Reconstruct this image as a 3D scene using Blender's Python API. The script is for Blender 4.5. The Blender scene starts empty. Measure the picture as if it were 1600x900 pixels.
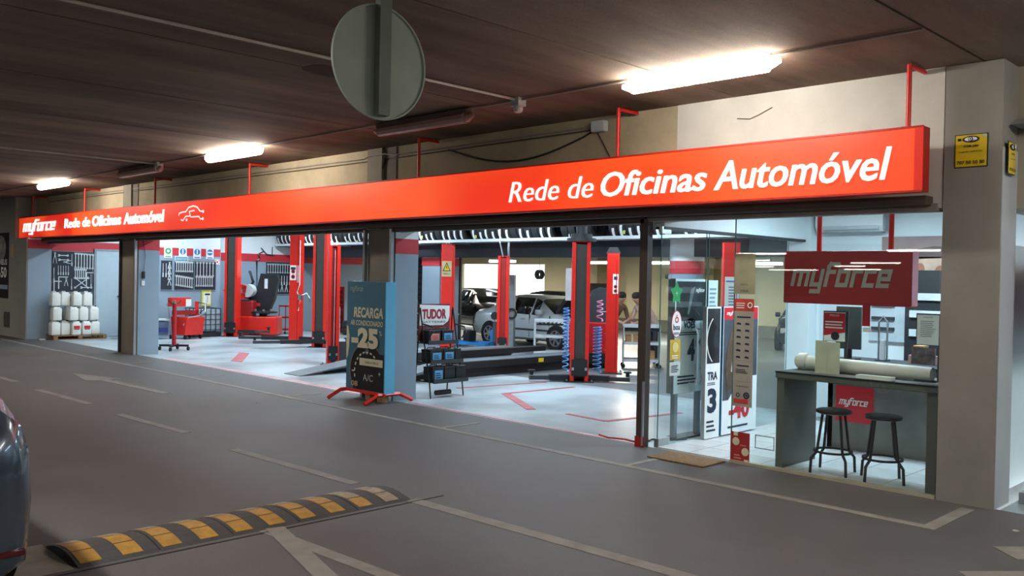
import bpy, bmesh, math, random
from mathutils import Vector, Matrix
random.seed(7)
S = bpy.context.scene
C = S.collection
PI = math.pi
# ------------------------------------------------------------------ camera
cam = bpy.data.cameras.new('camera'); cam.sensor_width = 36; cam.lens = 31.5
cam.clip_start = 0.05; cam.clip_end = 400
co = bpy.data.objects.new('camera', cam); C.objects.link(co); S.camera = co
R = Matrix(((0.70894441, -0.02215451, 0.70491631), (0.70498047, -0.00609579, -0.70920052), (0.02000901, 0.99973597, 0.01129692)))
co.matrix_world = Matrix.Translation((0, 0, 1.9)) @ R.to_4x4()
# ------------------------------------------------------------------ sky, exposure
w = bpy.data.worlds.new('world'); S.world = w; w.use_nodes = True
w.node_tree.nodes['Background'].inputs[0].default_value = (0.93, 0.97, 1, 1)
w.node_tree.nodes['Background'].inputs[1].default_value = 3.0
S.view_settings.view_transform = 'Standard'; S.view_settings.look = 'None'
S.view_settings.gamma = 1; S.view_settings.exposure = 0.0; S.view_settings.use_curve_mapping = False

def area(name, loc, sx, sy, power, col=(1, 1, 1), rot=(0, 0, 0)):
    l = bpy.data.lights.new(name, 'AREA'); l.shape = 'RECTANGLE'; l.size = sx; l.size_y = sy
    l.energy = power; l.color = col
    o = bpy.data.objects.new(name, l); C.objects.link(o); o.location = loc; o.rotation_euler = rot
    return o
COOL = (0.72, 0.88, 1.0)
for (x, y) in ((-23.6, 10.6), (-23.6, 14.0), (-19.0, 10.6), (-19.0, 14.0), (-14.6, 10.6), (-14.6, 14.0), (-10, 10.6), (-10, 14.0)):
    area('shop_light', (x, y, 3.6), 2.4, 0.3, 140, COOL)
for (x, y) in ((-4.3, 10.2),):
    area('office_light', (x, y, 2.9), 1.2, 0.6, 120, COOL)
area('bay_light', (0.5, 12, 3.6), 2.4, 0.3, 150, COOL)
for (x, y) in ((-26, 22), (-17, 22), (-8, 22)):
    area('rear_garage_light', (x, y, 2.7), 1.5, 0.2, 560, (1, 0.93, 0.8))
# rows of lamps of the parking garage outside the frame
for (x, y) in ((-1.5, -3), (-12, -3), (-22, -3), (5, -1), (4.5, 6.9), (-30, 2), (-6, 0.2), (-17, 0.2)):
    area('garage_light', (x, y, 3.7), 1.5, 0.15, 160, (1, 0.96, 0.9))

# ------------------------------------------------------------------ materials
def lin(c):
    return c/12.92 if c <= 0.04045 else ((c+0.055)/1.055)**2.4
def rgb(h):
    return tuple(lin(int(h[i:i+2], 16)/255) for i in (0, 2, 4)) + (1,)
MC = {}
def mat(name, h, rough=0.5, metal=0.0, var=0.12, scale=6.0, bump=0.0, spec=0.5, detail=4, bscale=None, coat=0):
    if name in MC: return MC[name]
    m = bpy.data.materials.new(name); m.use_nodes = True; nt = m.node_tree; b = nt.nodes['Principled BSDF']
    c = rgb(h); b.inputs['Roughness'].default_value = rough; b.inputs['Metallic'].default_value = metal
    b.inputs['Specular IOR Level'].default_value = spec; b.inputs['Coat Weight'].default_value = coat
    b.inputs['Base Color'].default_value = c
    if var > 0:
        tc = nt.nodes.new('ShaderNodeTexCoord'); n = nt.nodes.new('ShaderNodeTexNoise'); n.inputs['Scale'].default_value = scale
        n.inputs['Detail'].default_value = detail
        r = nt.nodes.new('ShaderNodeValToRGB'); e = r.color_ramp.elements
        e[0].position = 0.3; e[1].position = 0.7
        e[0].color = tuple(x*(1-var) for x in c[:3])+(1,); e[1].color = tuple(min(1, x*(1+var)) for x in c[:3])+(1,)
        nt.links.new(tc.outputs['Object'], n.inputs['Vector']); nt.links.new(n.outputs['Fac'], r.inputs[0]); nt.links.new(r.outputs[0], b.inputs['Base Color'])
        if bump > 0:
            n2 = nt.nodes.new('ShaderNodeTexNoise'); n2.inputs['Scale'].default_value = bscale or scale*10; n2.inputs['Detail'].default_value = 5
            bp = nt.nodes.new('ShaderNodeBump'); bp.inputs['Strength'].default_value = bump; bp.inputs['Distance'].default_value = 0.01
            nt.links.new(tc.outputs['Object'], n2.inputs['Vector']); nt.links.new(n2.outputs['Fac'], bp.inputs['Height']); nt.links.new(bp.outputs[0], b.inputs['Normal'])
    MC[name] = m; return m
def emis(name, h, strength, var=0.0, h2=None, vscale=(0.5, 0.5, 0.5)):
    if name in MC: return MC[name]
    m = bpy.data.materials.new(name); m.use_nodes = True; nt = m.node_tree; b = nt.nodes['Principled BSDF']
    b.inputs['Base Color'].default_value = rgb(h); b.inputs['Roughness'].default_value = 0.45
    b.inputs['Emission Color'].default_value = rgb(h); b.inputs['Emission Strength'].default_value = strength
    if h2:   # tubes behind the acrylic give uneven light
        tc = nt.nodes.new('ShaderNodeTexCoord'); mp = nt.nodes.new('ShaderNodeMapping'); mp.inputs['Scale'].default_value = vscale
        n = nt.nodes.new('ShaderNodeTexNoise'); n.inputs['Scale'].default_value = 1.0; n.inputs['Detail'].default_value = 1.0
        r = nt.nodes.new('ShaderNodeValToRGB'); e = r.color_ramp.elements; e[0].position = 0.42; e[1].position = 0.62
        e[0].color = rgb(h); e[1].color = rgb(h2)
        nt.links.new(tc.outputs['Object'], mp.inputs[0]); nt.links.new(mp.outputs[0], n.inputs['Vector']); nt.links.new(n.outputs['Fac'], r.inputs[0])
        nt.links.new(r.outputs[0], b.inputs['Emission Color'])
    MC[name] = m; return m
def glass(name, tint=(0.93, 0.98, 0.98), refl=1.0, ior=1.45):
    if name in MC: return MC[name]
    m = bpy.data.materials.new(name); m.use_nodes = True; nt = m.node_tree
    for n in list(nt.nodes):
        if n.type != 'OUTPUT_MATERIAL': nt.nodes.remove(n)
    out = nt.nodes['Material Output']; tr = nt.nodes.new('ShaderNodeBsdfTransparent'); tr.inputs[0].default_value = tint+(1,)
    gl = nt.nodes.new('ShaderNodeBsdfGlossy'); gl.inputs['Roughness'].default_value = 0.01; gl.inputs[0].default_value = (refl, refl, refl, 1)
    fr = nt.nodes.new('ShaderNodeFresnel'); fr.inputs[0].default_value = ior
    mx = nt.nodes.new('ShaderNodeMixShader')
    ge = nt.nodes.new('ShaderNodeNewGeometry'); iv = nt.nodes.new('ShaderNodeMath'); iv.operation = 'SUBTRACT'; iv.inputs[0].default_value = 1
    ml = nt.nodes.new('ShaderNodeMath'); ml.operation = 'MULTIPLY'   # the exit face of the sheet does not reflect again
    nt.links.new(ge.outputs['Backfacing'], iv.inputs[1]); nt.links.new(iv.outputs[0], ml.inputs[0]); nt.links.new(fr.outputs[0], ml.inputs[1])
    nt.links.new(ml.outputs[0], mx.inputs[0]); nt.links.new(tr.outputs[0], mx.inputs[1]); nt.links.new(gl.outputs[0], mx.inputs[2]); nt.links.new(mx.outputs[0], out.inputs[0])
    MC[name] = m; return m

RED = mat('lift_red', 'e0261a', 0.38, var=0.06)
DRED = mat('dark_red', 'a01c1c', 0.45)
BLK = mat('black_paint', '17191b', 0.5)
RUB = mat('rubber', '1a1b1d', 0.8)
STEEL = mat('steel', 'b8bec2', 0.3, 0.9, var=0.05)
CHR = mat('chrome', 'e2e6e8', 0.15, 1.0, var=0)
GREY = mat('grey_paint', '8d979c', 0.5)
LGREY = mat('light_grey', 'c3cbcf', 0.5)
DGREY = mat('dark_grey', '34383c', 0.55)
WHT = mat('white_paint', 'eef2f2', 0.5, var=0.03)
CONC = mat('concrete', '8f8a7f', 0.85, var=0.16, scale=1.3, bump=0.25, bscale=18)
CONCP = mat('concrete_pillar', '8e8b87', 0.8, var=0.08, scale=2.5, bump=0.2, bscale=20)
BROWN = mat('brown_pillar', '746d62', 0.75, var=0.1, scale=2.0, bump=0.15)
BLUEG = mat('blue_grey_wall', '8fa3b3', 0.6, var=0.05, scale=1.5)
BANDR = mat('band_red', 'c8323c', 0.55, var=0.05)
WALLW = mat('white_wall', 'e4eef0', 0.7, var=0.02)
BEIGE = mat('beige_wall', 'e6dcb8', 0.8, var=0.05, scale=0.6)
PAINTW = mat('road_paint', '87827c', 0.8, var=0.18, scale=5, detail=8)
BLUE = mat('tool_blue', '2a86cc', 0.45)
PAPER = mat('paper', 'f0efe9', 0.8, var=0.02)
CARD = mat('cardboard', 'a37f55', 0.85)
YEL = mat('sign_yellow', 'e0c21c', 0.5, var=0.04)
TEALG = mat('teal_plastic', '3f7a78', 0.5)
INK = mat('ink_black', '141414', 0.6, var=0)
INKR = mat('ink_red', 'c8202e', 0.5, var=0)
INKW = mat('ink_white', 'f2f0ea', 0.6, var=0)
INKB = mat('ink_navy', '1f2c44', 0.6, var=0)
INKC = mat('ink_cream', 'd8d4b8', 0.6, var=0)
TUBE = emis('fluorescent_tube', 'fff6e6', 55)
TUBEC = emis('cool_tube', 'f4faff', 6)
TUBER = emis('far_garage_tube', 'fff8ee', 30)
GLS = glass('shop_glass', refl=1.0, ior=1.5)
CARGL = mat('car_glass', '141a20', 0.08, var=0, spec=0.8)

# ------------------------------------------------------------------ mesh helpers
class MB:
    def __init__(s): s.b = bmesh.new()
    def _x(s, vs, M):
        if M is not None: bmesh.ops.transform(s.b, matrix=M, verts=vs)
        return s
    def box(s, x0, y0, z0, x1, y1, z1, M=None):
        vs = [s.b.verts.new(p) for p in ((x0,y0,z0),(x1,y0,z0),(x1,y1,z0),(x0,y1,z0),(x0,y0,z1),(x1,y0,z1),(x1,y1,z1),(x0,y1,z1))]
        for f in ((3,2,1,0),(4,5,6,7),(0,1,5,4),(1,2,6,5),(2,3,7,6),(3,0,4,7)): s.b.faces.new([vs[i] for i in f])
        return s._x(vs, M)
    def bbox(s, x0, y0, z0, x1, y1, z1, r=0.02, M=None):   # box with bevelled edges
        t = bmesh.new(); 
        vs = [t.verts.new(p) for p in ((x0,y0,z0),(x1,y0,z0),(x1,y1,z0),(x0,y1,z0),(x0,y0,z1),(x1,y0,z1),(x1,y1,z1),(x0,y1,z1))]
        for f in ((3,2,1,0),(4,5,6,7),(0,1,5,4),(1,2,6,5),(2,3,7,6),(3,0,4,7)): t.faces.new([vs[i] for i in f])
        bmesh.ops.bevel(t, geom=t.edges[:], offset=r, segments=2, affect='EDGES', profile=0.5)
        if M is not None: bmesh.ops.transform(t, matrix=M, verts=t.verts[:])
        me = bpy.data.meshes.new('t'); t.to_mesh(me); t.free(); s.b.from_mesh(me); bpy.data.meshes.remove(me)
        return s
    def cyl(s, p0, p1, r0, r1=None, n=14, cap=True):
        r1 = r0 if r1 is None else r1
        p0 = Vector(p0); p1 = Vector(p1); d = (p1-p0); q = d.to_track_quat('Z', 'Y').to_matrix()
        a = []; b = []
        for i in range(n):
            v = q @ Vector((math.cos(2*PI*i/n), math.sin(2*PI*i/n), 0))
            a.append(s.b.verts.new(p0+v*r0)); b.append(s.b.verts.new(p1+v*r1))
        for i in range(n): s.b.faces.new((a[i], a[(i+1)%n], b[(i+1)%n], b[i]))
        if cap: s.b.faces.new(a[::-1]); s.b.faces.new(b)
        return s
    def tube(s, pts, r, n=8):
        P = [Vector(p) for p in pts]; rings = []
        up = Vector((0, 0, 1))
        for i, p in enumerate(P):
            d = (P[min(i+1, len(P)-1)]-P[max(i-1, 0)]).normalized()
            a = d.cross(up)
            if a.length < 0.05: a = d.cross(Vector((0, 1, 0)))
            a.normalize(); b = d.cross(a)
            rings.append([s.b.verts.new(p+(a*math.cos(2*PI*k/n)+b*math.sin(2*PI*k/n))*r) for k in range(n)])
        for i in range(len(rings)-1):
            for k in range(n): s.b.faces.new((rings[i][k], rings[i][(k+1)%n], rings[i+1][(k+1)%n], rings[i+1][k]))
        s.b.faces.new(rings[0][::-1]); s.b.faces.new(rings[-1]); return s
    def lathe(s, prof, n=24, M=None, closed=False):   # prof (r,z) round z
        rings = []; allv = []
        for r, z in prof:
            ring = [s.b.verts.new((r*math.cos(2*PI*i/n), r*math.sin(2*PI*i/n), z)) for i in range(n)]
            rings.append(ring); allv += ring
        m = len(rings)
        for j in range(m if closed else m-1):
            for i in range(n): s.b.faces.new((rings[j][i], rings[j][(i+1)%n], rings[(j+1)%m][(i+1)%n], rings[(j+1)%m][i]))
        if not closed: s.b.faces.new(rings[0][::-1]); s.b.faces.new(rings[-1])
        return s._x(allv, M)
    def prism(s, pts, axis, a, b, M=None):  # polygon in the other two axes, extruded along axis from a to b
        def P(u, v, t):
            return {'x': (t, u, v), 'y': (u, t, v), 'z': (u, v, t)}[axis]
        A = [s.b.verts.new(P(u, v, a)) for u, v in pts]; B = [s.b.verts.new(P(u, v, b)) for u, v in pts]
        n = len(pts)
        for i in range(n): s.b.faces.new((A[i], A[(i+1)%n], B[(i+1)%n], B[i]))
        s.b.faces.new(A[::-1]); s.b.faces.new(B)
        return s._x(A+B, M)
    def build(s, name, m, parent=None, smooth=False):
        bmesh.ops.recalc_face_normals(s.b, faces=s.b.faces[:])
        me = bpy.data.meshes.new(name); s.b.to_mesh(me); s.b.free()
        if smooth:
            for p in me.polygons: p.use_smooth = True
            try: me.set_sharp_from_angle(angle=R_(40))
            except Exception: pass
        o = bpy.data.objects.new(name, me); C.objects.link(o); me.materials.append(m)
        if parent: o.parent = parent
        return o
def R_(a): return math.radians(a)
def tag(o, label, cat, group=None, kind=None):
    o['label'] = label; o['category'] = cat
    if group: o['group'] = group
    if kind: o['kind'] = kind
    return o
def thing(name, label, cat, loc=(0, 0, 0), rz=0, group=None):
    o = bpy.data.objects.new(name, None); C.objects.link(o); o.empty_display_size = 0.1
    o.location = loc; o.rotation_euler = (0, 0, rz); return tag(o, label, cat, group)
def desc(o):
    r = []
    for c in o.children: r.append(c); r += desc(c)
    return r
def settle(root, base):   # built in world coordinates: move the origin to the base
    bpy.context.view_layer.update()
    T = Matrix.Translation(-Vector(base)); seen = set()
    L = [root] + desc(root)
    for o in L:
        if o.data and o.data.name not in seen and hasattr(o.data, 'transform'): seen.add(o.data.name); o.data.transform(T)
    root.location = base
    return root
def struct(o, parent=None):
    if not parent: o['kind'] = 'structure'
    return o
def sbox(name, m, *c, parent=None):
    return struct(MB().box(*c).build(name, m, parent), parent)
def part(name, m, parent, *c): return MB().box(*c).build(name, m, parent)
def dup(root, loc, rz=None, label=None, group=None):
    r = root.copy(); C.objects.link(r); r.location = loc
    if rz is not None: r.rotation_euler = (0, 0, rz)
    if label: r['label'] = label
    if group: r['group'] = group
    for ch in list(root.children):
        c = ch.copy(); C.objects.link(c); c.parent = r
        for g in ch.children:
            d = g.copy(); C.objects.link(d); d.parent = c
    return r

def split_letters(me, m, parent):   # raised letters: one object per letter (dots and accents stay with theirs)
    b = bmesh.new(); b.from_mesh(me); bpy.data.meshes.remove(me); left = set(b.faces); isl = []
    while left:
        f = left.pop(); st_ = [f]; g = {f}
        while st_:
            q = st_.pop()
            for e in q.edges:
                for h in e.link_faces:
                    if h in left: left.discard(h); g.add(h); st_.append(h)
        xs = [v.co.x for h in g for v in h.verts]; isl.append([min(xs), max(xs), g])
    isl.sort(key=lambda i: i[0]); out = []
    for i in isl:
        if out and (min(out[-1][1], i[1])-max(out[-1][0], i[0])) > .5*min(i[1]-i[0], out[-1][1]-out[-1][0]): out[-1][0] = min(out[-1][0], i[0]); out[-1][1] = max(out[-1][1], i[1]); out[-1][2] |= i[2]
        else: out.append(i)
    for a, c, g in out:
        n = bmesh.new(); mp = {}
        for f in g:
            vs = []
            for v in f.verts:
                if v not in mp: mp[v] = n.verts.new(v.co)
                vs.append(mp[v])
            n.faces.new(vs)
        me2 = bpy.data.meshes.new('letter'); n.to_mesh(me2); n.free(); me2.materials.append(m)
        o = bpy.data.objects.new('letter', me2); C.objects.link(o); o.parent = parent
    b.free()
# flat print on a plane: origin, across, up; items in metres on that plane
class Panel:
    def __init__(s, O, U, V, parent, th=0.0015):
        s.O = Vector(O); s.U = Vector(U).normalized(); s.V = Vector(V).normalized(); s.N = s.U.cross(s.V); s.p = parent; s.th = th; s.k = 1
    def _build(s, polys, name, m, k):
        b = bmesh.new(); d0 = s.th*(k-0.9)*2; d1 = d0+s.th
        for q, pts in enumerate(polys):
            if name in ('lettering', 'logo', 'emblem'): d1 = s.th*(k-0.9)*2+s.th+q*0.0002   # overlapping strokes step forward a little
            A = [b.verts.new(s.O+s.U*u+s.V*v+s.N*d1) for u, v in pts]; B = [b.verts.new(s.O+s.U*u+s.V*v+s.N*d0) for u, v in pts]
            n = len(pts); b.faces.new(A)
            for i in range(n): b.faces.new((B[i], B[(i+1)%n], A[(i+1)%n], A[i]))
        bmesh.ops.recalc_face_normals(b, faces=b.faces[:])
        me = bpy.data.meshes.new(name); b.to_mesh(me); b.free(); me.materials.append(m)
        o = bpy.data.objects.new(name, me); C.objects.link(o); o.parent = s.p; return o
    def poly(s, pts, m, name='print', k=1): return s._build([pts], name, m, k)
    def polys(s, L, m, name='print', k=1): return s._build(L, name, m, k)
    def rect(s, u0, v0, u1, v1, m, name='print', k=1): return s._build([[(u0,v0),(u1,v0),(u1,v1),(u0,v1)]], name, m, k)
    def disc(s, u, v, r, m, name='print', k=1, n=24, ry=None):
        ry = ry or r
        return s._build([[(u+r*math.cos(2*PI*i/n), v+ry*math.sin(2*PI*i/n)) for i in range(n)]], name, m, k)
    def ring(s, u, v, r0, r1, m, name='print', k=1, a0=0, a1=360, n=28, sq=1.0):
        L = []
        for i in range(n):
            a = R_(a0+(a1-a0)*i/n); c = R_(a0+(a1-a0)*(i+1)/n)
            L.append([(u+r0*math.cos(a)*sq, v+r0*math.sin(a)), (u+r1*math.cos(a)*sq, v+r1*math.sin(a)), (u+r1*math.cos(c)*sq, v+r1*math.sin(c)), (u+r0*math.cos(c)*sq, v+r0*math.sin(c))])
        return s._build(L, name, m, k)
    def lines(s, u0, v0, u1, v1, n, m, name='text_lines', k=1, fill=0.45, ragged=0.3):
        rnd = random.Random(n*7+int(u0*1000)); L = []
        h = (v1-v0)/n
        for i in range(n):
            y = v0+h*i; uu = u1-(u1-u0)*ragged*rnd.random(); L.append([(u0, y), (uu, y), (uu, y+h*fill), (u0, y+h*fill)])
        return s._build(L, name, m, k)
    def text(s, txt, u0, v0, u1, v1, m, name='lettering', k=1, bold=0.0, shear=0.0, ext=None):
        cu = bpy.data.curves.new('f', 'FONT'); cu.body = txt; cu.offset = bold; cu.shear = shear; cu.size = 1; cu.resolution_u = 3
        to = bpy.data.objects.new('f', cu); C.objects.link(to); bpy.context.view_layer.update()
        me = bpy.data.meshes.new_from_object(to.evaluated_get(bpy.context.evaluated_depsgraph_get()))
        bpy.data.objects.remove(to); bpy.data.curves.remove(cu)
        xs = [v.co.x for v in me.vertices]; ys = [v.co.y for v in me.vertices]
        a, b_, c, d = min(xs), max(xs), min(ys), max(ys); t = ext if ext else s.th
        for v in me.vertices:
            u = u0+(v.co.x-a)/(b_-a)*(u1-u0); w_ = v0+(v.co.y-c)/(d-c)*(v1-v0)
            v.co = s.O+s.U*u+s.V*w_+s.N*(s.th*(k-0.9)*2+t)
        if ext:
            b = bmesh.new(); b.from_mesh(me)
            r = bmesh.ops.extrude_face_region(b, geom=b.faces[:])
            vs = [e for e in r['geom'] if isinstance(e, bmesh.types.BMVert)]
            bmesh.ops.translate(b, vec=-s.N*t, verts=vs); bmesh.ops.recalc_face_normals(b, faces=b.faces[:]); b.to_mesh(me); b.free()
        if ext: return split_letters(me, m, s.p)
        me.name = name; me.materials.clear(); me.materials.append(m)
        o = bpy.data.objects.new(name, me); C.objects.link(o); o.parent = s.p; return o
    def strokes(s, txt, u0, v0, u1, v1, m, name='lettering', k=1, t=0.27, shear=0.25, ext=0):
        G = {'m': (1.3, [[(0,0),(0,1),(1.3,1),(1.3,0)], [(.65,1),(.65,0)]]),
             'y': (.8, [[(0,1),(0,0),(.8,0)], [(.8,1),(.8,-.5),(.1,-.5)]]),
             'f': (.55, [[(0,-.0),(0,1.3),(.12,1.5),(.75,1.5)], [(0,.95),(.55,.95)]]),
             'o': (.8, [[(0,0),(0,1),(.8,1),(.8,0),(0,0)]]),
             'r': (.55, [[(0,0),(0,1),(.6,1)]]),
             'c': (.7, [[(.7,1),(0,1),(0,0),(.7,0)]]),
             'e': (.8, [[(0,.48),(.8,.48),(.8,1),(0,1),(0,0),(.75,0)]])}
        x = 0; L = []
        for ch in txt:
            w_, pl = G[ch]
            for P in pl:
                for i in range(len(P)-1):
                    a = Vector(P[i]); b = Vector(P[i+1]); d = (b-a).normalized(); n = Vector((-d.y, d.x))*t/2
                    a2 = a-d*t/2; b2 = b+d*t/2
                    L.append([(x+q.x, q.y) for q in (a2-n, b2-n, b2+n, a2+n)])
            x += w_+t+0.17
        L = [[(u+v*shear, v) for u, v in q] for q in L]
        us = [u for q in L for u, v in q]; vs = [v for q in L for u, v in q]
        a, b, c, d = min(us), max(us), min(vs), max(vs)
        L = [[(u0+(u-a)/(b-a)*(u1-u0), v0+(v-c)/(d-c)*(v1-v0)) for u, v in q] for q in L]
        th = s.th
        if ext: s.th = ext
        o = s._build(L, name, m, k if not ext else 0.9+0.001); s.th = th; return o
XN = ((0, 1, 0), (0, 0, 1))      # faces +X
YN = ((1, 0, 0), (0, 0, 1))      # faces -Y
# helper: fluorescent batten along X
def batten(x0, x1, y, z, m, label, body=WHT, group=None):
    t = thing('ceiling_lamp', label, 'lamp', ((x0+x1)/2, y, z), group=group)
    L = (x1-x0)/2
    MB().prism([(-.05, .045), (.05, .045), (.04, .095), (-.04, .095)], 'x', -L, L).build('housing', body, t)
    MB().prism([(-.05, .045), (-.08, .02), (-.078, -.02), (-.05, -.055), (-.02, -.068), (.02, -.068), (.05, -.055), (.078, -.02), (.08, .02), (.05, .045)], 'x', -L+.03, L-.03).build('diffuser', m, t)
    for sx in (-1, 1): MB().cyl((sx*(L-.035), 0, -.006), (sx*(L+.09), 0, .012), .058, .022, n=14).build('end_cap', m, t, True)
    for sx in (-.6, .6): part('hanger', GREY, t, sx*L-.01, -.01, .095, sx*L+.01, .01, 3.85-z)
    return t
# ================================================================== STRUCTURE
def wavey(name, h1, h2, sc, rough, axis_scale=(1, 1, 1), spec=0.5, bump=0.1, h3=None, p=(0.3, 0.7), rvar=None, fine=0.35):
    m = bpy.data.materials.new(name); m.use_nodes = True; nt = m.node_tree; b = nt.nodes['Principled BSDF']
    tc = nt.nodes.new('ShaderNodeTexCoord'); mp = nt.nodes.new('ShaderNodeMapping'); mp.inputs['Scale'].default_value = axis_scale
    n = nt.nodes.new('ShaderNodeTexNoise'); n.inputs['Scale'].default_value = sc; n.inputs['Detail'].default_value = 8; n.inputs['Roughness'].default_value = 0.6
    r = nt.nodes.new('ShaderNodeValToRGB'); e = r.color_ramp.elements; e[0].position, e[1].position = p; e[0].color = rgb(h1); e[1].color = rgb(h2)
    f = nt.nodes.new('ShaderNodeTexNoise'); f.inputs['Scale'].default_value = 90; f.inputs['Detail'].default_value = 4
    mx = nt.nodes.new('ShaderNodeMixRGB'); mx.blend_type = 'OVERLAY'; mx.inputs[0].default_value = fine
    l = nt.links.new
    l(tc.outputs['Object'], mp.inputs[0]); l(mp.outputs[0], n.inputs['Vector']); l(n.outputs['Fac'], r.inputs[0]); l(r.outputs[0], mx.inputs[1])
    l(tc.outputs['Object'], f.inputs['Vector']); l(f.outputs['Fac'], mx.inputs[2]); l(mx.outputs[0], b.inputs['Base Color'])
    b.inputs['Roughness'].default_value = rough; b.inputs['Specular IOR Level'].default_value = spec
    if rvar:
        rr = nt.nodes.new('ShaderNodeMapRange'); rr.inputs[3].default_value = rvar[0]; rr.inputs[4].default_value = rvar[1]
        l(n.outputs['Fac'], rr.inputs[0]); l(rr.outputs[0], b.inputs['Roughness'])
    bp = nt.nodes.new('ShaderNodeBump'); bp.inputs['Strength'].default_value = bump; bp.inputs['Distance'].default_value = 0.01
    l(f.outputs['Fac'], bp.inputs['Height']); l(bp.outputs[0], b.inputs['Normal'])
    return m
ASPH = wavey('asphalt', '545151', '676464', 0.7, 0.62, spec=0.35, bump=0.25, rvar=(0.5, 0.75))
CEIL = wavey('ceiling_concrete', '55463f', '92806f', 0.8, 0.85, axis_scale=(1.4, 0.22, 1), spec=0.2, bump=0.3)
EPOXY = wavey('workshop_floor', '8a979e', 'b9c5ca', 0.55, 0.3, spec=0.5, bump=0.03, rvar=(0.2, 0.5), p=(.35, .6))
REARF = wavey('rear_floor', '63686b', '7f8486', 0.4, 0.35, spec=0.5, bump=0.03, rvar=(0.25, 0.5))
TILE = mat('floor_tile', 'cfd2d2', 0.3, var=0.08, scale=3)
FAC = wavey('facade_concrete', 'a0957e', 'c6ba9f', 0.9, 0.85, spec=0.2, bump=0.15, fine=0.12)
FACW = wavey('facade_plaster', 'c2c2be', 'd9d8d4', 1.2, 0.8, spec=0.2, bump=0.1, fine=0.08)

floor = sbox('floor', ASPH, -70, -112, -0.2, 30, 8.38, 0)
shopf = sbox('floor_workshop', EPOXY, -26.3, 8.38, -0.2, -6.0, 12.35, 0.0)
sbox('floor_workshop_back', REARF, -26.3, 12.35, -0.2, -6.0, 16.2, 0.0)
sbox('floor_rear_garage', REARF, -60, 16.2, -0.2, 12, 31, -0.0)
sbox('floor_right', EPOXY, -2.4, 8.38, -0.2, 12, 16.2, 0.0)
# light epoxy also runs further back at the left
ep = MB().box(-26.2, 12.35, 0.0, -13.2, 16.2, 0.004).build('floor_coating', EPOXY, shopf)
# ceiling in slabs with open joints along Y
ceil = sbox('ceiling', CEIL, -70, -112, 3.9, 30, 31, 4.1)
xj = -29.0
while xj < 6:
    MB().box(xj+.012, -20, 3.85, xj+1.2*2-.012, 8.36, 3.9).build('ceiling_slab', CEIL, ceil); xj += 2.4
for a in ((-70, -112, 3.85, -29, 31, 3.9), (6.0, -112, 3.85, 30, 31, 3.9), (-29, -112, 3.85, 6, -20, 3.9), (-29, 8.36, 3.85, 6, 31, 3.9)):
    MB().box(*a).build('ceiling_slab', CEIL, ceil)
# enclosing garage walls (out of frame mostly)
sbox('wall_south', CONC, -70, -112.2, 0, 30, -112, 3.9)
sbox('wall_east', CONC, 30, -112, 0, 30.2, 31, 3.9)
sbox('wall_west', CONC, -70.2, -112, 0, -70, 31, 3.9)
# left concrete front, x < -26.85
GW = mat('grey_front_wall', '95928a', 0.8, var=0.08, scale=1.5, bump=0.2)
sbox('wall_front_left', GW, -70, 7.8, 0, -26.97, 8.7, 3.85)
fl0 = sbox('pillar_far_left', GW, -26.97, 7.8, 0, -26.0, 8.42, 2.70)
sbox('wall_front_left_top', FAC, -26.97, 8.35, 2.7, -26.0, 8.75, 3.85)
def side_paint(parent, X, y0, y1, zb0, zb1, ztop, base=BLUEG):
    MB().box(X, y0, 0.0, X+.012, y1, zb0).build('grey_paint_panel', base, parent)
    MB().box(X, y0, zb0, X+.013, y1, zb1).build('red_band', BANDR, parent)
    MB().box(X, y0, zb1, X+.012, y1, ztop).build('white_paint_panel', WALLW, parent)
side_paint(fl0, -26.0, 7.83, 8.42, 2.43, 2.67, 2.72)
# facade header wall above openings
hd = sbox('wall_front', FAC, -26.0, 8.35, 2.6, -5.75, 8.75, 3.85)
hw = sbox('wall_front_right', FACW, -5.75, 8.34, 2.6, -2.92, 8.75, 3.85)
HB = mat('header_beam', '4a3f39', 0.6, var=0.15, scale=2)
sbox('trim_1', HB, -26.0, 8.30, 2.57, -11.5, 8.46, 2.62)
sbox('trim_2', HB, -10.8, 8.30, 2.555, -6.15, 8.46, 2.62)
sbox('trim_3', mat('header_right', '8c7f78', 0.6), -6.1, 8.30, 2.57, -2.95, 8.46, 2.64)
sbox('trim_4', HB, -26.0, 8.16, 2.62, -3.0, 8.34, 2.70)
# pillars
p1 = sbox('pillar_left', BROWN, -20.99, 8.33, 0, -20.17, 8.84, 3.845)
MB().box(-20.17, 8.36, 0.0, -20.158, 8.84, 2.36).build('grey_paint_panel', BLUEG, p1)
MB().box(-20.17, 8.36, 2.36, -20.157, 8.84, 2.6).build('red_band', BANDR, p1)
MB().box(-20.86, 8.29, 2.6, -20.45, 8.33, 3.845).build('concrete_rib', CONC, p1)
p2 = sbox('pillar_middle', BROWN, -11.46, 8.33, 0, -10.79, 8.78, 3.845)
side_paint(p2, -10.79, 8.34, 8.78, 2.23, 2.46, 2.6)
MB().box(-11.45, 8.28, 2.6, -11.08, 8.33, 3.845).build('concrete_rib', CONC, p2)
for nm, x in (('left', -11.5), ('right', -10.83)):
    part('shutter_guide', STEEL, p2, x-.02, 8.27, 0, x+.03, 8.33, 2.6)
part('shutter_guide', STEEL, p1, -20.21, 8.28, 0, -20.17, 8.33, 2.6); part('shutter_guide', DGREY, p1, -21.03, 8.27, 0, -20.99, 8.33, 2.6)
p4 = sbox('pillar_right', CONCP, -2.91, 8.33, 0, -2.44, 8.74, 3.845)
MB().box(-2.44, 8.34, 0.0, -2.432, 8.74, 3.1).build('pale_paint_panel', mat('pale_paint', 'b3b8bb', 0.6, var=0.06, scale=2), p4)
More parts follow.
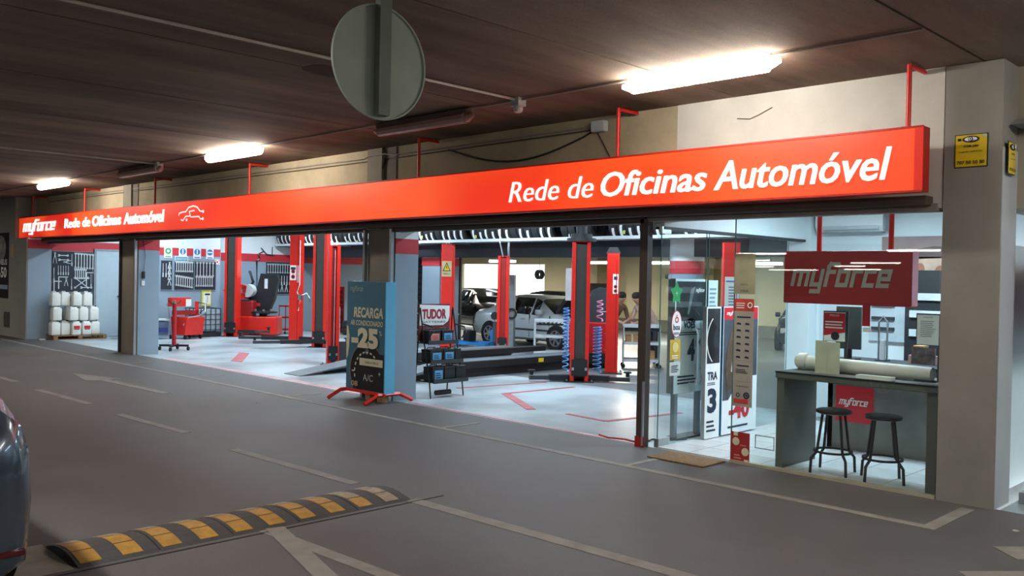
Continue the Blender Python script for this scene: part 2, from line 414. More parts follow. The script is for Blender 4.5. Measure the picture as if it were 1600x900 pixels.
# right return bay beyond the pillar: shop window running back
rb = sbox('wall_return', CONC, -2.6, 8.74, 2.6, -2.2, 16.2, 3.85)
MB().prism([(8.45, 3.3), (8.74, 3.3), (10.6, 3.85), (10.1, 3.85)], 'x', -2.41, -2.2).build('sloping_brace', CONCP, rb)
# left wall of workshop
wl = sbox('wall_left', BLUEG, -26.4, 8.45, 0, -26.2, 19.6, 3.85)
MB().box(-26.2, 8.45, 2.39, -26.19, 11.0, 2.66).build('red_band', BANDR, wl)
MB().box(-26.2, 8.45, 2.66, -26.188, 11.0, 3.85).build('white_paint_panel', WALLW, wl)
wj = sbox('wall_left_projection', BLUEG, -26.2, 11.0, 0, -25.4, 13.02, 3.85)
MB().box(-25.4, 11.0, 2.36, -25.39, 13.0, 2.58).build('red_band', BANDR, wj)
MB().box(-25.4, 11.0, 2.58, -25.388, 13.0, 3.85).build('white_paint_panel', WALLW, wj)
MB().box(-26.2, 13.02, 2.26, -26.19, 19.6, 2.51).build('red_band', BANDR, wl)
MB().box(-26.2, 13.02, 2.51, -26.188, 19.6, 3.85).build('white_paint_panel', WALLW, wl)
# steel door
d1 = sbox('door_1', mat('door_paint', 'b4c6d0', 0.5, var=0.03), -26.2, 9.66, 0.01, -26.15, 10.72, 2.42)
MB().box(-26.19, 9.6, 0, -26.14, 9.66, 2.48).box(-26.19, 9.66, 2.42, -26.14, 10.78, 2.48).box(-26.19, 10.72, 0, -26.14, 10.78, 2.42).build('door_frame', GREY, d1)
dh = MB().box(-26.15, 10.36, 1.0, -26.13, 10.42, 1.22).build('lock_plate', DGREY, d1)
MB().box(-26.13, 10.24, 1.13, -26.09, 10.40, 1.16).build('lever', BLK, dh)
part('lock_cylinder', STEEL, d1, -26.15, 10.32, 0.78, -26.14, 10.36, 0.81)
# rear beam, columns
sbox('wall_rear_beam', mat('rear_beam', '2e3640', 0.6), -26.2, 16.0, 2.42, -2.6, 16.4, 3.85)
sbox('ceiling_rear', mat('rear_ceiling', '9a927f', 0.8), -60, 16.4, 2.82, 12, 31, 3.85)
cA = sbox('column_rear_left', BLUEG, -19.45, 16.0, 0, -18.7, 16.7, 2.42)
MB().box(-19.46, 15.985, 2.19, -18.69, 16.0, 2.41).box(-18.7, 15.985, 2.19, -18.688, 16.7, 2.41).build('red_band', BANDR, cA)
MB().box(-18.7, 16.0, 2.42, -18.688, 16.7, 2.8).build('white_paint_panel', WALLW, cA)
cB = struct(MB().cyl((-10.85, 16.2, 0), (-10.85, 16.2, 2.9), 0.36, n=28).build('column_rear_round', BLUEG, None, True))
MB().cyl((-10.85, 16.2, 2.06), (-10.85, 16.2, 2.33), 0.37, n=28, cap=False).build('red_band', BANDR, cB, True)
MB().cyl((-10.85, 16.2, 2.33), (-10.85, 16.2, 2.9), 0.366, n=28, cap=False).build('white_paint_panel', WALLW, cB, True)
# rear garage back wall at Y=28 with a bright open exit
YB = 28.0
def bw(name, m, x0, z0, x1, z1, y=YB): return sbox(name, m, x0, y, z0, x1, y+.3, z1)
bw('wall_back_left', BEIGE, -60, 0.0, -31.3, 2.82)
bw('wall_back_right', BEIGE, -25.9, 0.42, 12, 2.82)
bw('wall_back_base', CONC, -25.9, 0, 12, 0.42)
bw('wall_back_lintel', BEIGE, -31.3, 2.5, -25.9, 2.82)
for i, (x, wd) in enumerate(((-31.9, .5), (-22.6, .7), (-17.9, .6), (-13.6, .5))):
    sbox('pilaster_rear', mat('pilaster', 'a3926e', 0.8), x, YB-.5, 0, x+wd, YB-.01, 2.82)
sbox('wall_rear_side_left', CONC, -60.2, 16.4, 0, -60, 31, 2.9)
sbox('wall_rear_side_right', CONC, 12, 8.4, 0, 12.2, 31, 3.9)
sbox('wall_rear_left_return', BLUEG, -60, 16.2, 0, -26.4, 16.4, 2.9)
# ground outside the exit
sbox('ground_outside', mat('outside_ground', 'b8b6b0', 0.9), -60, 31, -0.2, -10, 60, 0)
sbox('floor_exit', REARF, -60, 28, -0.2, 12, 31.0, -0.001)
# office: tiles, white walls
of = sbox('floor_office', mat('tile_grout', '8e9292', 0.8), -6.0, 8.38, -0.2, -2.6, 12.1, 0.0)
tm = MB().bbox(-.205, -.205, 0, .205, .205, .012, 0.004).build('tile', TILE, of); tmd = tm.data
k = 0
for i in range(8):
    for j in range(8):
        o = tm if k == 0 else tm.copy()
        if k: C.objects.link(o)
        o.location = (-5.77+i*.42, 8.82+j*.42-.2, 0.0); k += 1
sbox('wall_office_back', WALLW, -6.25, 12.1, 0, -2.6, 12.25, 3.85)
sbox('wall_office_return', WALLW, -6.25, 11.85, 0, -5.9, 12.1, 3.85)
sbox('wall_office_fascia', WALLW, -6.12, 8.46, 2.52, -5.98, 11.85, 3.85)
sbox('trim_5', DGREY, -6.1, 8.46, 2.49, -5.97, 11.85, 2.52)
sbox('wall_office_right', WALLW, -2.75, 8.75, 0, -2.6, 12.1, 2.3)
sbox('ceiling_office', WALLW, -5.98, 8.76, 3.0, -2.6, 12.1, 3.1)
# glass front panels (windows)
def pane(name, x0, y0, z0, x1, y1, z1):
    return sbox(name, GLS, x0, y0, z0, x1, y1, z1)
g1 = pane('window_1', -5.0, 8.36, 0.03, -2.93, 8.37, 2.57)
g2 = pane('window_2', -6.04, 8.42, 0.02, -5.98, 8.43, 2.5)
g3 = pane('window_3', -6.0, 9.42, 0.03, -5.99, 11.4, 2.49)
g5 = pane('window_4', -2.31, 8.76, 0.1, -2.30, 15.5, 2.6)
EDGE = mat('glass_edge', '5d8580', 0.2, var=0)
MB().box(-5.004, 8.355, 0.03, -5.0, 8.375, 2.57).build('glass_edge', EDGE, g1)
MB().box(-6.0, 9.416, 0.03, -5.99, 9.42, 2.49).box(-6.0, 11.4, .03, -5.99, 11.404, 2.49).build('glass_edge', EDGE, g3)
MB().box(-5.0, 8.33, 0.0, -2.92, 8.39, 0.03).build('sill_strip', mat('sill_metal', 'b9b49e', 0.4, 0.3), g1)
MB().box(-2.36, 8.76, 0.0, -2.28, 15.5, 0.1).build('sill_strip', STEEL, g5)
# shutter post with chain
sp = sbox('pillar_shutter_post', mat('post_brown', '443833', 0.5), -6.20, 8.30, 0, -6.09, 8.39, 2.6)
MB().box(-6.11, 8.275, .02, -6.09, 8.30, .75).build('chain_guard', STEEL, sp)
MB().box(-6.21, 8.29, .0, -6.08, 8.295, .12).build('red_foot', DRED, sp)

# ---------------------------------------------------------------- painted lane marks on the asphalt
def lane(name, pts, z=0.004, m=PAINTW, par=floor):
    return MB().prism(pts, 'z', 0.0, z).build(name, m, par)
def strip(name, x0, y0, x1, y1, wd, m=PAINTW, par=floor, z=0.004):
    a = Vector((x0, y0)); b = Vector((x1, y1)); d = (b-a).normalized(); n = Vector((-d.y, d.x))*wd/2
    return lane(name, [tuple(a-n), tuple(b-n), tuple(b+n), tuple(a+n)], z, m, par)
strip('edge_line', -32, 7.33, -2.655, 7.33, 0.10)
for x in (-18.4, -15.4, -12.2, -8.5, -5.6): strip('bay_tick', x, 7.38, x, 7.98, 0.07)
strip('bay_tick', -2.6, 7.28, -2.6, 8.2, 0.11)
for (a, b) in ((-15.1, -13.1), (-11.95, -10.1), (-8.85, -6.71), (-18.4, -16.4)): strip('lane_dash', a, 4.72, b, 4.78, 0.11)
strip('lane_line', -5.92, 4.80, -0.5, 4.98, 0.13)
strip('chevron_line', -5.92, 3.42, -2.5, 3.55, 0.11)
strip('chevron_line', -5.92, 3.50, -2.5, 2.55, 0.14, z=0.006)
lane('direction_arrow', [(-17.15, 5.94), (-15.8, 6.32), (-15.85, 6.1), (-13.6, 6.15), (-13.55, 6.02), (-15.75, 5.93), (-15.9, 5.72)])
strip('bay_mark', -1.98, 7.05, -1.55, 7.5, 0.3); strip('bay_mark', -1.95, 6.25, -1.5, 6.75, 0.3)
lane('pale_patch', [(-6.6, 1.2), (-5.95, 1.3), (-5.92, 2.08), (-6.6, 2.1)], 0.003, mat('pale_cement', '9a958c', 0.8, var=.15))
# red workshop lines
RL = mat('worn_red_line', 'b5575c', 0.5, var=0.35, scale=5, detail=8)
def rl(a, b, w_=.12): return strip('red_floor_line', a[0], a[1], b[0], b[1], w_, RL, shopf, 0.006)
PK = mat('faded_pink_line', 'c09a9e', .5, var=.25, scale=3, detail=8)
strip('red_floor_line', -19.0, 8.50, -11.6, 8.50, .2, PK, shopf, .006); strip('red_floor_line', -10.5, 8.47, -6.3, 8.44, .1, PK, shopf, .006)
lane('red_floor_patch', [(-19.51, 10.51), (-19.2, 10.6), (-17.4, 9.44), (-17.75, 9.37)], 0.006, RL, shopf)
rl((-10.4, 10.36), (-8.9, 9.4), .14); rl((-10.4, 10.36), (-10.3, 11.95), .08)
rl((-8.3, 9.5), (-7.55, 9.43), .08); rl((-7.55, 9.43), (-7.35, 10.9), .08)
rl((-11.4, 10.2), (-11.1, 12.1), .08)

# ---------------------------------------------------------------- speed bump, ten stripes of three pads
sb = thing('speed_bump', 'black rubber speed bump with yellow reflective stripes across the lane', 'speed bump', (-6.23, 3.45, 0))
prof = [(-.31, 0.0), (-.26, .018), (-.15, .042), (-.05, .055), (.05, .055), (.15, .042), (.26, .018), (.31, 0.0)]
def bz(x):
    for i in range(7):
        if prof[i][0] <= x <= prof[i+1][0]:
            t = (x-prof[i][0])/(prof[i+1][0]-prof[i][0]); return prof[i][1]*(1-t)+prof[i+1][1]*t
RUBB = mat('bump_rubber', '454343', 0.75, var=.15, scale=4, bump=.3)
for q in range(5):
    y0 = -1.35+q*.54
    MB().prism(prof, 'y', y0+.006, y0+.534).build('bump_module', RUBB, sb)
PADY = mat('bump_yellow', 'ae8238', 0.6, var=.2, scale=14, detail=8); PADP = mat('bump_worn_yellow', '9a8a70', 0.65, var=.25, scale=14, detail=8)
for q in range(10):
    y0 = -1.35+q*.27+.03
    for j, (xa, xb) in enumerate(((-.27, -.115), (-.1, .09), (.105, .27))):
        b = MB(); za, zb = bz(xa)+.004, bz(xb)+.004; xm = (xa+xb)/2; zm = bz(xm)+.005
        b.prism([(xa, za-.01), (xb, zb-.01), (xb, zb), (xm, zm), (xa, za)], 'y', y0+.0, y0+.135)
        o = b.build('reflective_pad', PADP if (j == 0 or (q > 7 and j == 1) or q > 8) else PADY, sb)
strip('bump_seam', -5.86, 1.9, -5.86, 5.1, .02, mat('tar', '2b2a2a', .7))

# ================================================================== BIG SIGN
SR = emis('sign_red', 'f03418', 0.86, h2='ff5a22', vscale=(0.35, 0.35, 0.5))
SRD = emis('sign_red_left', 'd8281c', 0.75, h2='ff5620', vscale=(0.5, 0.5, 2.0))
SW = emis('sign_letters', 'fffaf6', 1.0)
st = thing('shop_sign', 'long red illuminated fascia sign with white Rede de Oficinas Automóvel lettering', 'sign')
MB().box(-26.95, 7.9, 2.71, -2.93, 8.04, 3.27).build('sign_box', mat('sign_case_red', 'b5201c', .45), st)
xs = [-26.93, -22.9, -18.9, -14.9, -10.9, -6.9, -3.0]
for i in range(6):
    MB().box(xs[i], 7.885, 2.725, xs[i+1], 7.9, 3.255).build('sign_face', SRD if i == 0 else SR, st)
MB().box(-3.0, 7.882, 2.715, -2.93, 7.9, 3.265).build('end_trim', emis('sign_trim', 'd02818', .5), st)
for zz in (2.705, 3.258): MB().box(-26.95, 7.878, zz, -2.93, 7.9, zz+.017).build('edge_rail', mat('sign_rail', 'c4301f', .4), st)
P = Panel((0, 7.885, 0), *YN, st, 0.002)
for txt, a, b, z0, z1, bo in (('Rede de', -7.91, -6.56, 2.835, 3.085, -.008), ('Oficinas', -6.44, -5.06, 2.83, 3.105, .008), ('Automóvel', -4.97, -3.19, 2.825, 3.115, .008)):
    P.text(txt, a, z0, b, z1, SW, 'lettering', bold=bo, shear=.22, ext=.02)
P.strokes('myforce', -26.58, 2.79, -24.06, 3.2, SW, ext=.02, t=.27)
for txt, a, b, z0, z1, bo in (('Rede de', -23.42, -21.75, 2.9, 3.13, .0), ('Oficinas', -21.6, -19.95, 2.895, 3.14, .018), ('Automóvel', -19.8, -17.78, 2.89, 3.145, .018)):
    P.text(txt, a, z0, b, z1, SW, 'lettering', bold=bo, shear=.1, ext=.02)
def polyline(P, pts, t, m, name, k=1):
    L = []
    for i in range(len(pts)-1):
        a = Vector(pts[i]); b = Vector(pts[i+1]); d = (b-a).normalized(); n = Vector((-d.y, d.x))*t/2
        L.append([tuple(a-n-d*t*.3), tuple(b-n+d*t*.3), tuple(b+n+d*t*.3), tuple(a+n-d*t*.3)])
    return P.polys(L, m, name, k)
lx, lz = -17.13, 2.87
polyline(P, [(lx, lz+.13), (lx+.02, lz+.17), (lx+.18, lz+.19), (lx+.3, lz+.19), (lx+.42, lz+.27), (lx+.62, lz+.29), (lx+.78, lz+.26), (lx+.9, lz+.18), (lx+1.03, lz+.17)], .022, SW, 'emblem')
polyline(P, [(lx+.1, lz+.04), (lx+.18, lz+.02), (lx+.3, lz+.10), (lx+.5, lz+.10), (lx+.45, lz+.19), (lx+.66, lz+.2)], .02, SW, 'emblem')
polyline(P, [(lx+.52, lz+.08), (lx+.85, lz+.08), (lx+.92, lz+.03), (lx+1.02, lz+.03)], .02, SW, 'emblem')
P.disc(lx+1.03, lz+.17, .028, SW, 'emblem'); P.disc(lx+1.02, lz+.03, .028, SW, 'emblem'); P.disc(lx+.34, lz+.03, .028, SW, 'emblem')
for x in (-6.29, -3.09, -9.81, -14.53, -18.44, -22.36, -26.08):
    h = MB().cyl((x, 7.97, 3.27), (x, 7.97, 3.83), .022, n=10).cyl((x, 7.97, 3.82), (x, 8.32, 3.82), .02, n=10).build('hanger_post', RED, st, True)
    part('hanger_foot', RED, st, x-.04, 7.92, 3.27, x+.04, 8.02, 3.285)
settle(st, (-14.9, 8.03, 2.71))

# ================================================================== round traffic sign seen from behind
SG = mat('sign_back_grey', 'abb6aa', 0.55, var=.1, scale=5, bump=.05)
t = thing('traffic_sign', 'round grey back of a traffic sign hanging from the ceiling on a square post', 'sign', (-3.9, 2.89, 3.85))
m_ = MB().cyl((0.0, 0, -.815), (-.006, 0, -.815), .303, n=56)
m_.build('disc', SG, t)
MB().lathe([(.297, -.006), (.306, -.006), (.306, .010), (.297, .010)], 56, Matrix.Translation((0, 0, -.815)) @ Matrix.Rotation(PI/2, 4, 'Y'), closed=True).build('rim', mat('sign_rim', 'abb6aa', .5), t)
part('post', mat('sign_post_grey', '6d756e', .5), t, .006, -.04, -1.1, .05, .035, 0)

# ================================================================== lamps
GLAMP = [(-5.33, -3.85, 'bright fluorescent lamp nearest the yellow camera-warning sign'), (-14.0, -12.35, 'bright fluorescent lamp over the middle left of the red sign'), (-22.2, -20.5, 'small far bright fluorescent lamp at left end of ceiling')]
GLAMP.append((-1.2, .55, 'bright fluorescent lamp beyond the right pillar, outside the frame'))
for a, b, lb in GLAMP: batten(a, b, 6.93, 3.765, TUBE, lb)
OFFL = mat('lamp_off_diffuser', 'b39288', 0.25, var=.05)
for a, b, lb in ((-9.35, -7.65, 'unlit fluorescent lamp on ceiling right of the round sign'), (-17.6, -15.85, 'unlit fluorescent lamp on ceiling left of the round sign')):
    batten(a, b, 6.93, 3.74, OFFL, lb, mat('lamp_off_body', '7d726d', .5))
for (x0, x1, y) in ((-30.4, -27.1, -34.4), (-38.7, -36.4, -49.3), (-19.3, -16.0, -30.8), (-33, -29, -57), (-47.7, -43.4, -88), (-62, -55, -96), (-40.5, -37.5, -70), (-53, -50, -75)):
    batten(x0, x1, y, 3.74, TUBER, 'far garage ceiling lamp seen only as a reflection in the shop glass', group='far garage lamps')
for (x, y, z) in ((-19.9, 24.5, 2.5), (-17.4, 24.5, 2.5), (-23.9, 23.5, 2.52), (-14.0, 25, 2.5), (-10.3, 25, 2.5)):
    tl = thing('ceiling_lamp', 'fluorescent lamp under the low ceiling of the rear garage', 'lamp', (x, y, z), group='rear garage lamps')
    MB().bbox(-.65, -.08, -.05, .65, .08, .03, .015).build('diffuser', TUBEC, tl); part('housing', LGREY, tl, -.66, -.06, .03, .66, .06, .06)
    part('stem', GREY, tl, -.3, -.01, .06, -.27, .01, .32); part('stem', GREY, tl, .27, -.01, .06, .3, .01, .32)
# conduits and sensors
CND = mat('conduit', '9a8f89', .5)
def pipe(name, pts, r, m, label, cat='pipe', n=8):
    o = MB().tube(pts, r, n).build(name, m, None, True); return tag(o, label, cat)
pipe('conduit', [(-29, 6.93, 3.83), (-2.6, 6.93, 3.83)], .013, CND, 'thin conduit joining the ceiling lamps above the red sign')
pipe('conduit', [(-6.85, -2, 3.83), (-6.85, 6.9, 3.83)], .014, mat('conduit_pale', 'b5aca5', .5), 'pale conduit crossing ceiling behind the round sign')
pipe('conduit', [(-16.0, -2, 3.83), (-16.0, 6.9, 3.83)], .016, CND, 'pale conduit crossing ceiling at far left')
def sensor(x, lb):
    t = thing('smoke_detector', lb, 'detector', (x, 6.93, 3.85)); part('junction_box', LGREY, t, -.06, -.06, -.09, .06, .06, 0)
    MB().lathe([(.02, -.16), (.045, -.15), (.055, -.115), (.05, -.09)], 16).build('bulb', mat('detector_white', 'd8d4cc', .3), t, True)
sensor(-6.85, 'white ceiling detector beside lamp near centre'); sensor(-15.9, 'white ceiling detector at far left conduit joint')
pipe('wall_conduit', [(-25.9, 8.33, 3.76), (-11.6, 8.33, 3.72), (-11.4, 8.27, 3.74), (-11.0, 8.27, 3.74), (-10.8, 8.33, 3.72), (-6.9, 8.33, 3.74)], .011, CND, 'upper thin conduit along the concrete facade top')
pipe('wall_conduit', [(-25.9, 8.33, 3.70), (-11.6, 8.33, 3.67), (-6.9, 8.33, 3.70)], .008, mat('cable_dark', '4c4640', .6), 'lower dark cable along the concrete facade top')
tag(MB().bbox(-6.93, 8.25, 3.66, -6.73, 8.34, 3.79, .01).build('junction_box', LGREY, None), 'grey junction box on facade left of the bright lamp', 'box')
pts = [(-9.6, 8.33, 3.69)] + [(-9.6+2.7*i/14, 8.325, 3.69-.26*math.sin(PI*i/14)) for i in range(1, 14)] + [(-6.95, 8.33, 3.69)]
pipe('drooping_cable', pts, .012, mat('cable_black', '2a2724', .6), 'dark cable sagging along facade above the red sign', 'cable')
pipe('drooping_cable', [(-11.02, 8.3, 3.7), (-11.1, 8.3, 3.5), (-11.12, 8.3, 3.2), (-11.1, 8.3, 2.8)], .014, MC['cable_black'], 'dark cable hanging down the middle pillar', 'cable')
pipe('drooping_cable', [(-6.9, 8.33, 3.68), (-6.75, 8.33, 3.45), (-6.6, 8.33, 3.2)], .006, MC['cable_black'], 'thin wire dropping from the facade junction box', 'cable')
# plaster crack on right facade
pipe('wall_crack', [(-5.0, 8.337, 3.62), (-4.85, 8.337, 3.60), (-4.75, 8.337, 3.63), (-4.6, 8.337, 3.69)], .006, mat('crack', '5d5850', .9), 'dark crack in pale plaster under the bright lamp', 'crack')
# ================================================================== LEFT END: poster, pallet, tool boards
t = thing('wall_poster', 'black tyre poster reading PNEUS -50 on the far left grey wall', 'poster')
MB().box(-28.9, 7.78, 1.05, -27.5, 7.8, 2.88).build('board', INK, t)
P = Panel((0, 7.78, 0), *YN, t)
P.polys([[(-28.2+.5*math.cos(a), 2.45+.36*math.sin(a)) for a in [PI*2*i/20 for i in range(20)]]], mat('tyre_photo', '8c8780', .6, var=.5, scale=6, detail=8), 'photo', 1)
P.text('PNEUS', -28.4, 1.98, -27.57, 2.14, INKW, 'lettering', 2, bold=.02); P.text('-50', -28.3, 1.62, -27.6, 1.92, INKW, 'lettering', 2, bold=.03)
P.rect(-28.9, 1.5, -28.5, 2.2, INKR, 'red_corner', 1); P.rect(-28.5, 1.3, -27.5, 1.42, mat('poster_blue', '8fa6ba', .5), 'blue_band', 1)
settle(t, (-28.2, 7.79, 1.05))
tag(settle(part('notice', mat('old_notice', 'b9a77c', .7), None, -27.28, 7.785, 2.2, -27.03, 7.8, 2.55), (-27.15, 7.8, 2.2)), 'small tan notice on the grey wall left of the workshop', 'notice')
t = thing('wall_hatch', 'dark square hatch low on the grey wall far left', 'hatch', (-27.4, 7.8, .25))
part('plate', mat('hatch_brown', '4a4540', .7), t, -.42, -.02, 0, .05, 0, .42); part('frame', GREY, t, -.45, -.015, .42, .08, 0, .45)

PLW = mat('pallet_wood', '8b6b4b', .85, var=.2, scale=6)
t = thing('pallet', 'wooden pallet under the white jerrycans by the left wall', 'pallet', (-25.74, 8.98, 0))
for i in range(5): part('plank', PLW, t, -.36+.16*i, -.68, .10, -.36+.16*i+.12, .68, .12)
for y in (-.68, -.06, .58):
    for x in (-.36, -.02, .32): part('block', PLW, t, x, y, .02, x+.08, y+.1, .10)
for x in (-.36, -.02, .32): part('runner', PLW, t, x, -.68, 0, x+.08, .68, .02)
CANW = mat('jerrycan_white', 'e6e8e2', .4, var=.04)
can = thing('jerrycan', '', 'jerrycan', (0, 0, 0))
b = MB().bbox(-.14, -.115, 0, .14, .115, .33, .03); b.build('body', CANW, can, True)
MB().prism([(-.11, .33), (.11, .33), (.07, .365), (-.07, .365)], 'y', -.08, .08).build('shoulder', CANW, can)
MB().tube([(0, -.07, .355), (0, -.06, .385), (0, .02, .385), (0, .03, .355)], .01, 6).build('handle', CANW, can)
MB().cyl((0, .07, .36), (0, .07, .39), .022).build('cap', BLK, can)
can2 = dup(can, (0, 0, 0)); part('sticker', INKR, can2, .1405, -.08, .17, .144, .08, .25); part('sticker_text', INKB, can2, .1405, -.07, .145, .143, .07, .165)
rows = [(0, ['behind-left', 0])]
Y0 = 8.40
spots = [(-25.62, Y0, 0, 0), (-25.62, Y0+.245, 0, 0), (-25.52, Y0+.49, 0, 1), (-25.52, Y0+.76, 0, 1), (-25.62, Y0+1.02, 0, 0),
         (-25.62, Y0+.03, 1, 0), (-25.52, Y0+.42, 1, 0), (-25.58, Y0+.70, 1, 0), (-25.62, Y0+.99, 1, 0),
         (-25.64, Y0+.0, 2, 0), (-25.72, Y0+.27, 2, 0), (-25.56, Y0+.52, 2, 0), (-25.64, Y0+.82, 2, 0), (-25.95, Y0+.1, 0, 0), (-25.95, Y0+.4, 0, 0), (-25.95, Y0+.7, 0, 0), (-25.95, Y0+.13, 1, 0), (-25.95, Y0+.45, 1, 0), (-25.95, Y0+.75, 1, 0)]
rown = ['bottom', 'middle', 'top']; cnt = [0, 0, 0]; ordn = ['leftmost', 'second', 'third', 'fourth', 'rightmost', 'sixth', 'seventh', 'eighth']
u1 = False; u2 = False
for (x, y, r, l) in spots:
    if x < -25.9: lab = 'white jerrycan in the hidden back row of the pallet'; grp = 'jerrycans at the back of the pallet'
    elif l: lab = 'white jerrycan with red sticker on the pallet, %s of the two' % ('left' if y < 9.0 else 'right'); grp = 'jerrycans on the pallet'
    else:
        same = [s for s in spots if s[2] == r and s[0] > -25.9]; same.sort(key=lambda s: s[1]); i = same.index((x, y, r, l)); 
        lab = 'plain white jerrycan, %s in the %s row of the pallet' % ('rightmost' if i == len(same)-1 else ordn[i], rown[r]); grp = 'jerrycans on the pallet'
    z = .121+r*.393
    src = can2 if l else can
    if (l and not u2): o = can2; u2 = True; o.location = (x, y, z); o['label'] = lab; o['group'] = grp
    elif (not l and not u1): o = can; u1 = True; o.location = (x, y, z); o['label'] = lab; o['group'] = grp
    else: dup(src, (x, y, z), None, lab, grp)

# tool boards: board thing + individual tools hanging on it
BRD = mat('board_navy', '1f2836', .6); TSTL = mat('tool_steel', 'd5dcdf', .45, .3, var=.05)
def wrench_me(L, wd=.03):
    b = MB(); b.box(0, -wd/3, -L+.03, .012, wd/3, -.03)
    b.prism([(-wd*.9, -.04), (wd*.9, -.04), (wd*1.1, 0), (wd*.5, .02), (wd*.35, -.012), (-wd*.35, -.012), (-wd*.5, .02), (-wd*1.1, 0)], 'x', -.001, .014)
    b.lathe([(wd*.4, -.008), (wd*.95, -.008), (wd*.95, .008), (wd*.4, .008)], 10, Matrix.Translation((.006, 0, -L+.02)) @ Matrix.Rotation(PI/2, 4, 'Y'), closed=True)
    return b
def pliers_me(L):
    b = MB()
    for s in (-1, 1): b.tube([(.01, s*.045, -L), (.01, s*.03, -L*.6), (.01, s*.008, -L*.35), (.01, -s*.02, 0)], .011, 6)
    return b.cyl((0, 0, -L*.33), (.022, 0, -L*.33), .02, n=10)
def bar_me(L): return MB().cyl((.01, 0, -L), (.01, 0, 0), .01, n=8).cyl((.01, 0, -L), (.01, 0, -L*.7), .02, n=8)
def square_me(L): return MB().box(0, -.012, -L, .012, .012, 0).box(0, .012, -.024, .012, L*.7, 0)
kinds = {'wrench': wrench_me, 'pliers': pliers_me, 'screwdriver': bar_me, 'angle_bar': square_me}
def tool_board(X, y0, y1, z0, z1, label, tools, grp, tlab, col=BRD):
    t = thing('tool_board', label, 'tool board', (X, (y0+y1)/2, z0)); h = (y1-y0)/2; H = z1-z0
    MB().box(.0, -h, 0, .012, h, H).build('panel', col, t)
    for zz in (-.012, H): part('rail', GREY, t, .0, -h-.012, zz, .02, h+.012, zz+.012)
    protos = {}
    for (k, L, y, z, rx) in tools:
        if (k, L) not in protos:
            o = kinds[k](L).build(k, TSTL); protos[(k, L)] = o
        else: o = protos[(k, L)].copy(); C.objects.link(o)
        o.location = (X+.0125, y0+y, z0+z); o.rotation_euler = (rx, 0, 0)
        tag(o, tlab.replace('hand tool', k.replace('_', ' ')).replace('tool on the', k.replace('_', ' ')+' on the').replace('long wrench', ('long' if L > .35 else 'short')+' wrench'), 'tool', grp)
T = []
for i in range(7): T.append(('wrench', .42, .60+i*.078, 1.08-i*.004, 0))
for i in range(6): T.append(('wrench', .28, .60+i*.055, .64, 0))
for i in range(5): T.append(('screwdriver', .26, .15+i*.065, .72, 0))
T += [('pliers', .3, .06, 1.08, 0), ('screwdriver', .42, .04, .66, 0), ('wrench', .26, .15, 1.0, PI/2), ('wrench', .26, .16, .88, PI/2), ('pliers', .2, .28, .82, PI/2),
      ('angle_bar', .34, .17, .42, 0), ('wrench', .48, .58, .40, R_(52)), ('wrench', .48, .96, .40, R_(-52)), ('screwdriver', .34, .5, 1.05, 0), ('screwdriver', .3, .5, .36, 0),
      ('angle_bar', .4, .9, .55, 0), ('pliers', .22, .36, .38, 0), ('angle_bar', .28, .05, .3, 0), ('wrench', .3, .75, .12, PI/2), ('screwdriver', .4, 1.02, .5, 0)]
tool_board(-26.18, 8.5, 9.56, 1.27, 2.38, 'dark square tool board above the white jerrycans', T, 'tools on board above jerrycans', 'steel hand tool on the board above the white jerrycans')
X = -25.385
T = [('screwdriver', .4, .05+i*.09, .76, 0) for i in range(3)]+[('pliers', .2, .24, .8-i*.16, 0) for i in range(4)]
tool_board(X, 11.18, 11.5, 1.36, 2.2, 'narrow tool board left of the three on the blue workshop wall', T, 'tools on the narrow board', 'tool on the narrow board beside the blue pillar')
T = [('wrench', .3, .05+i*.068, .82, 0) for i in range(8)]+[('wrench', .3, .05+i*.068, .42-i*.01, 0) for i in range(8)]
tool_board(X, 11.58, 12.16, 1.36, 2.2, 'middle tool board of the three under the round safety stickers', T, 'wrenches on the middle board', 'steel wrench on the middle board of the three')
T = [('wrench', .42, .06+i*.1, .82, 0) for i in range(6)]+[('wrench', .3, .05+i*.07, .40, 0) for i in range(8)]
tool_board(X, 12.2, 12.85, 1.36, 2.2, 'right-hand tool board of the three beside the fire sign', T, 'wrenches on the right-hand board', 'long wrench on the right-hand board of the three')
T = [('wrench', .3, .06+i*.09, .98, 0) for i in range(10)]+[('screwdriver', .3, .06+i*.1, .6, 0) for i in range(9)]+[('pliers', .24, .1+i*.16, .3, 0) for i in range(6)]
tool_board(-26.18, 15.0, 16.1, 1.22, 2.26, 'far tool board behind the tyre machine', T, 'tools on the far board', 'tool on the far board behind the tyre machine')
# white strip light tube leaning by the blue pillar
tag(settle(MB().cyl((-25.36, 11.03, 1.25), (-25.36, 11.04, 2.25), .03).build('tube_lamp', WHT, None, True), (-25.36, 11.03, 1.25)), 'white vertical tube beside the blue pillar edge', 'tube')
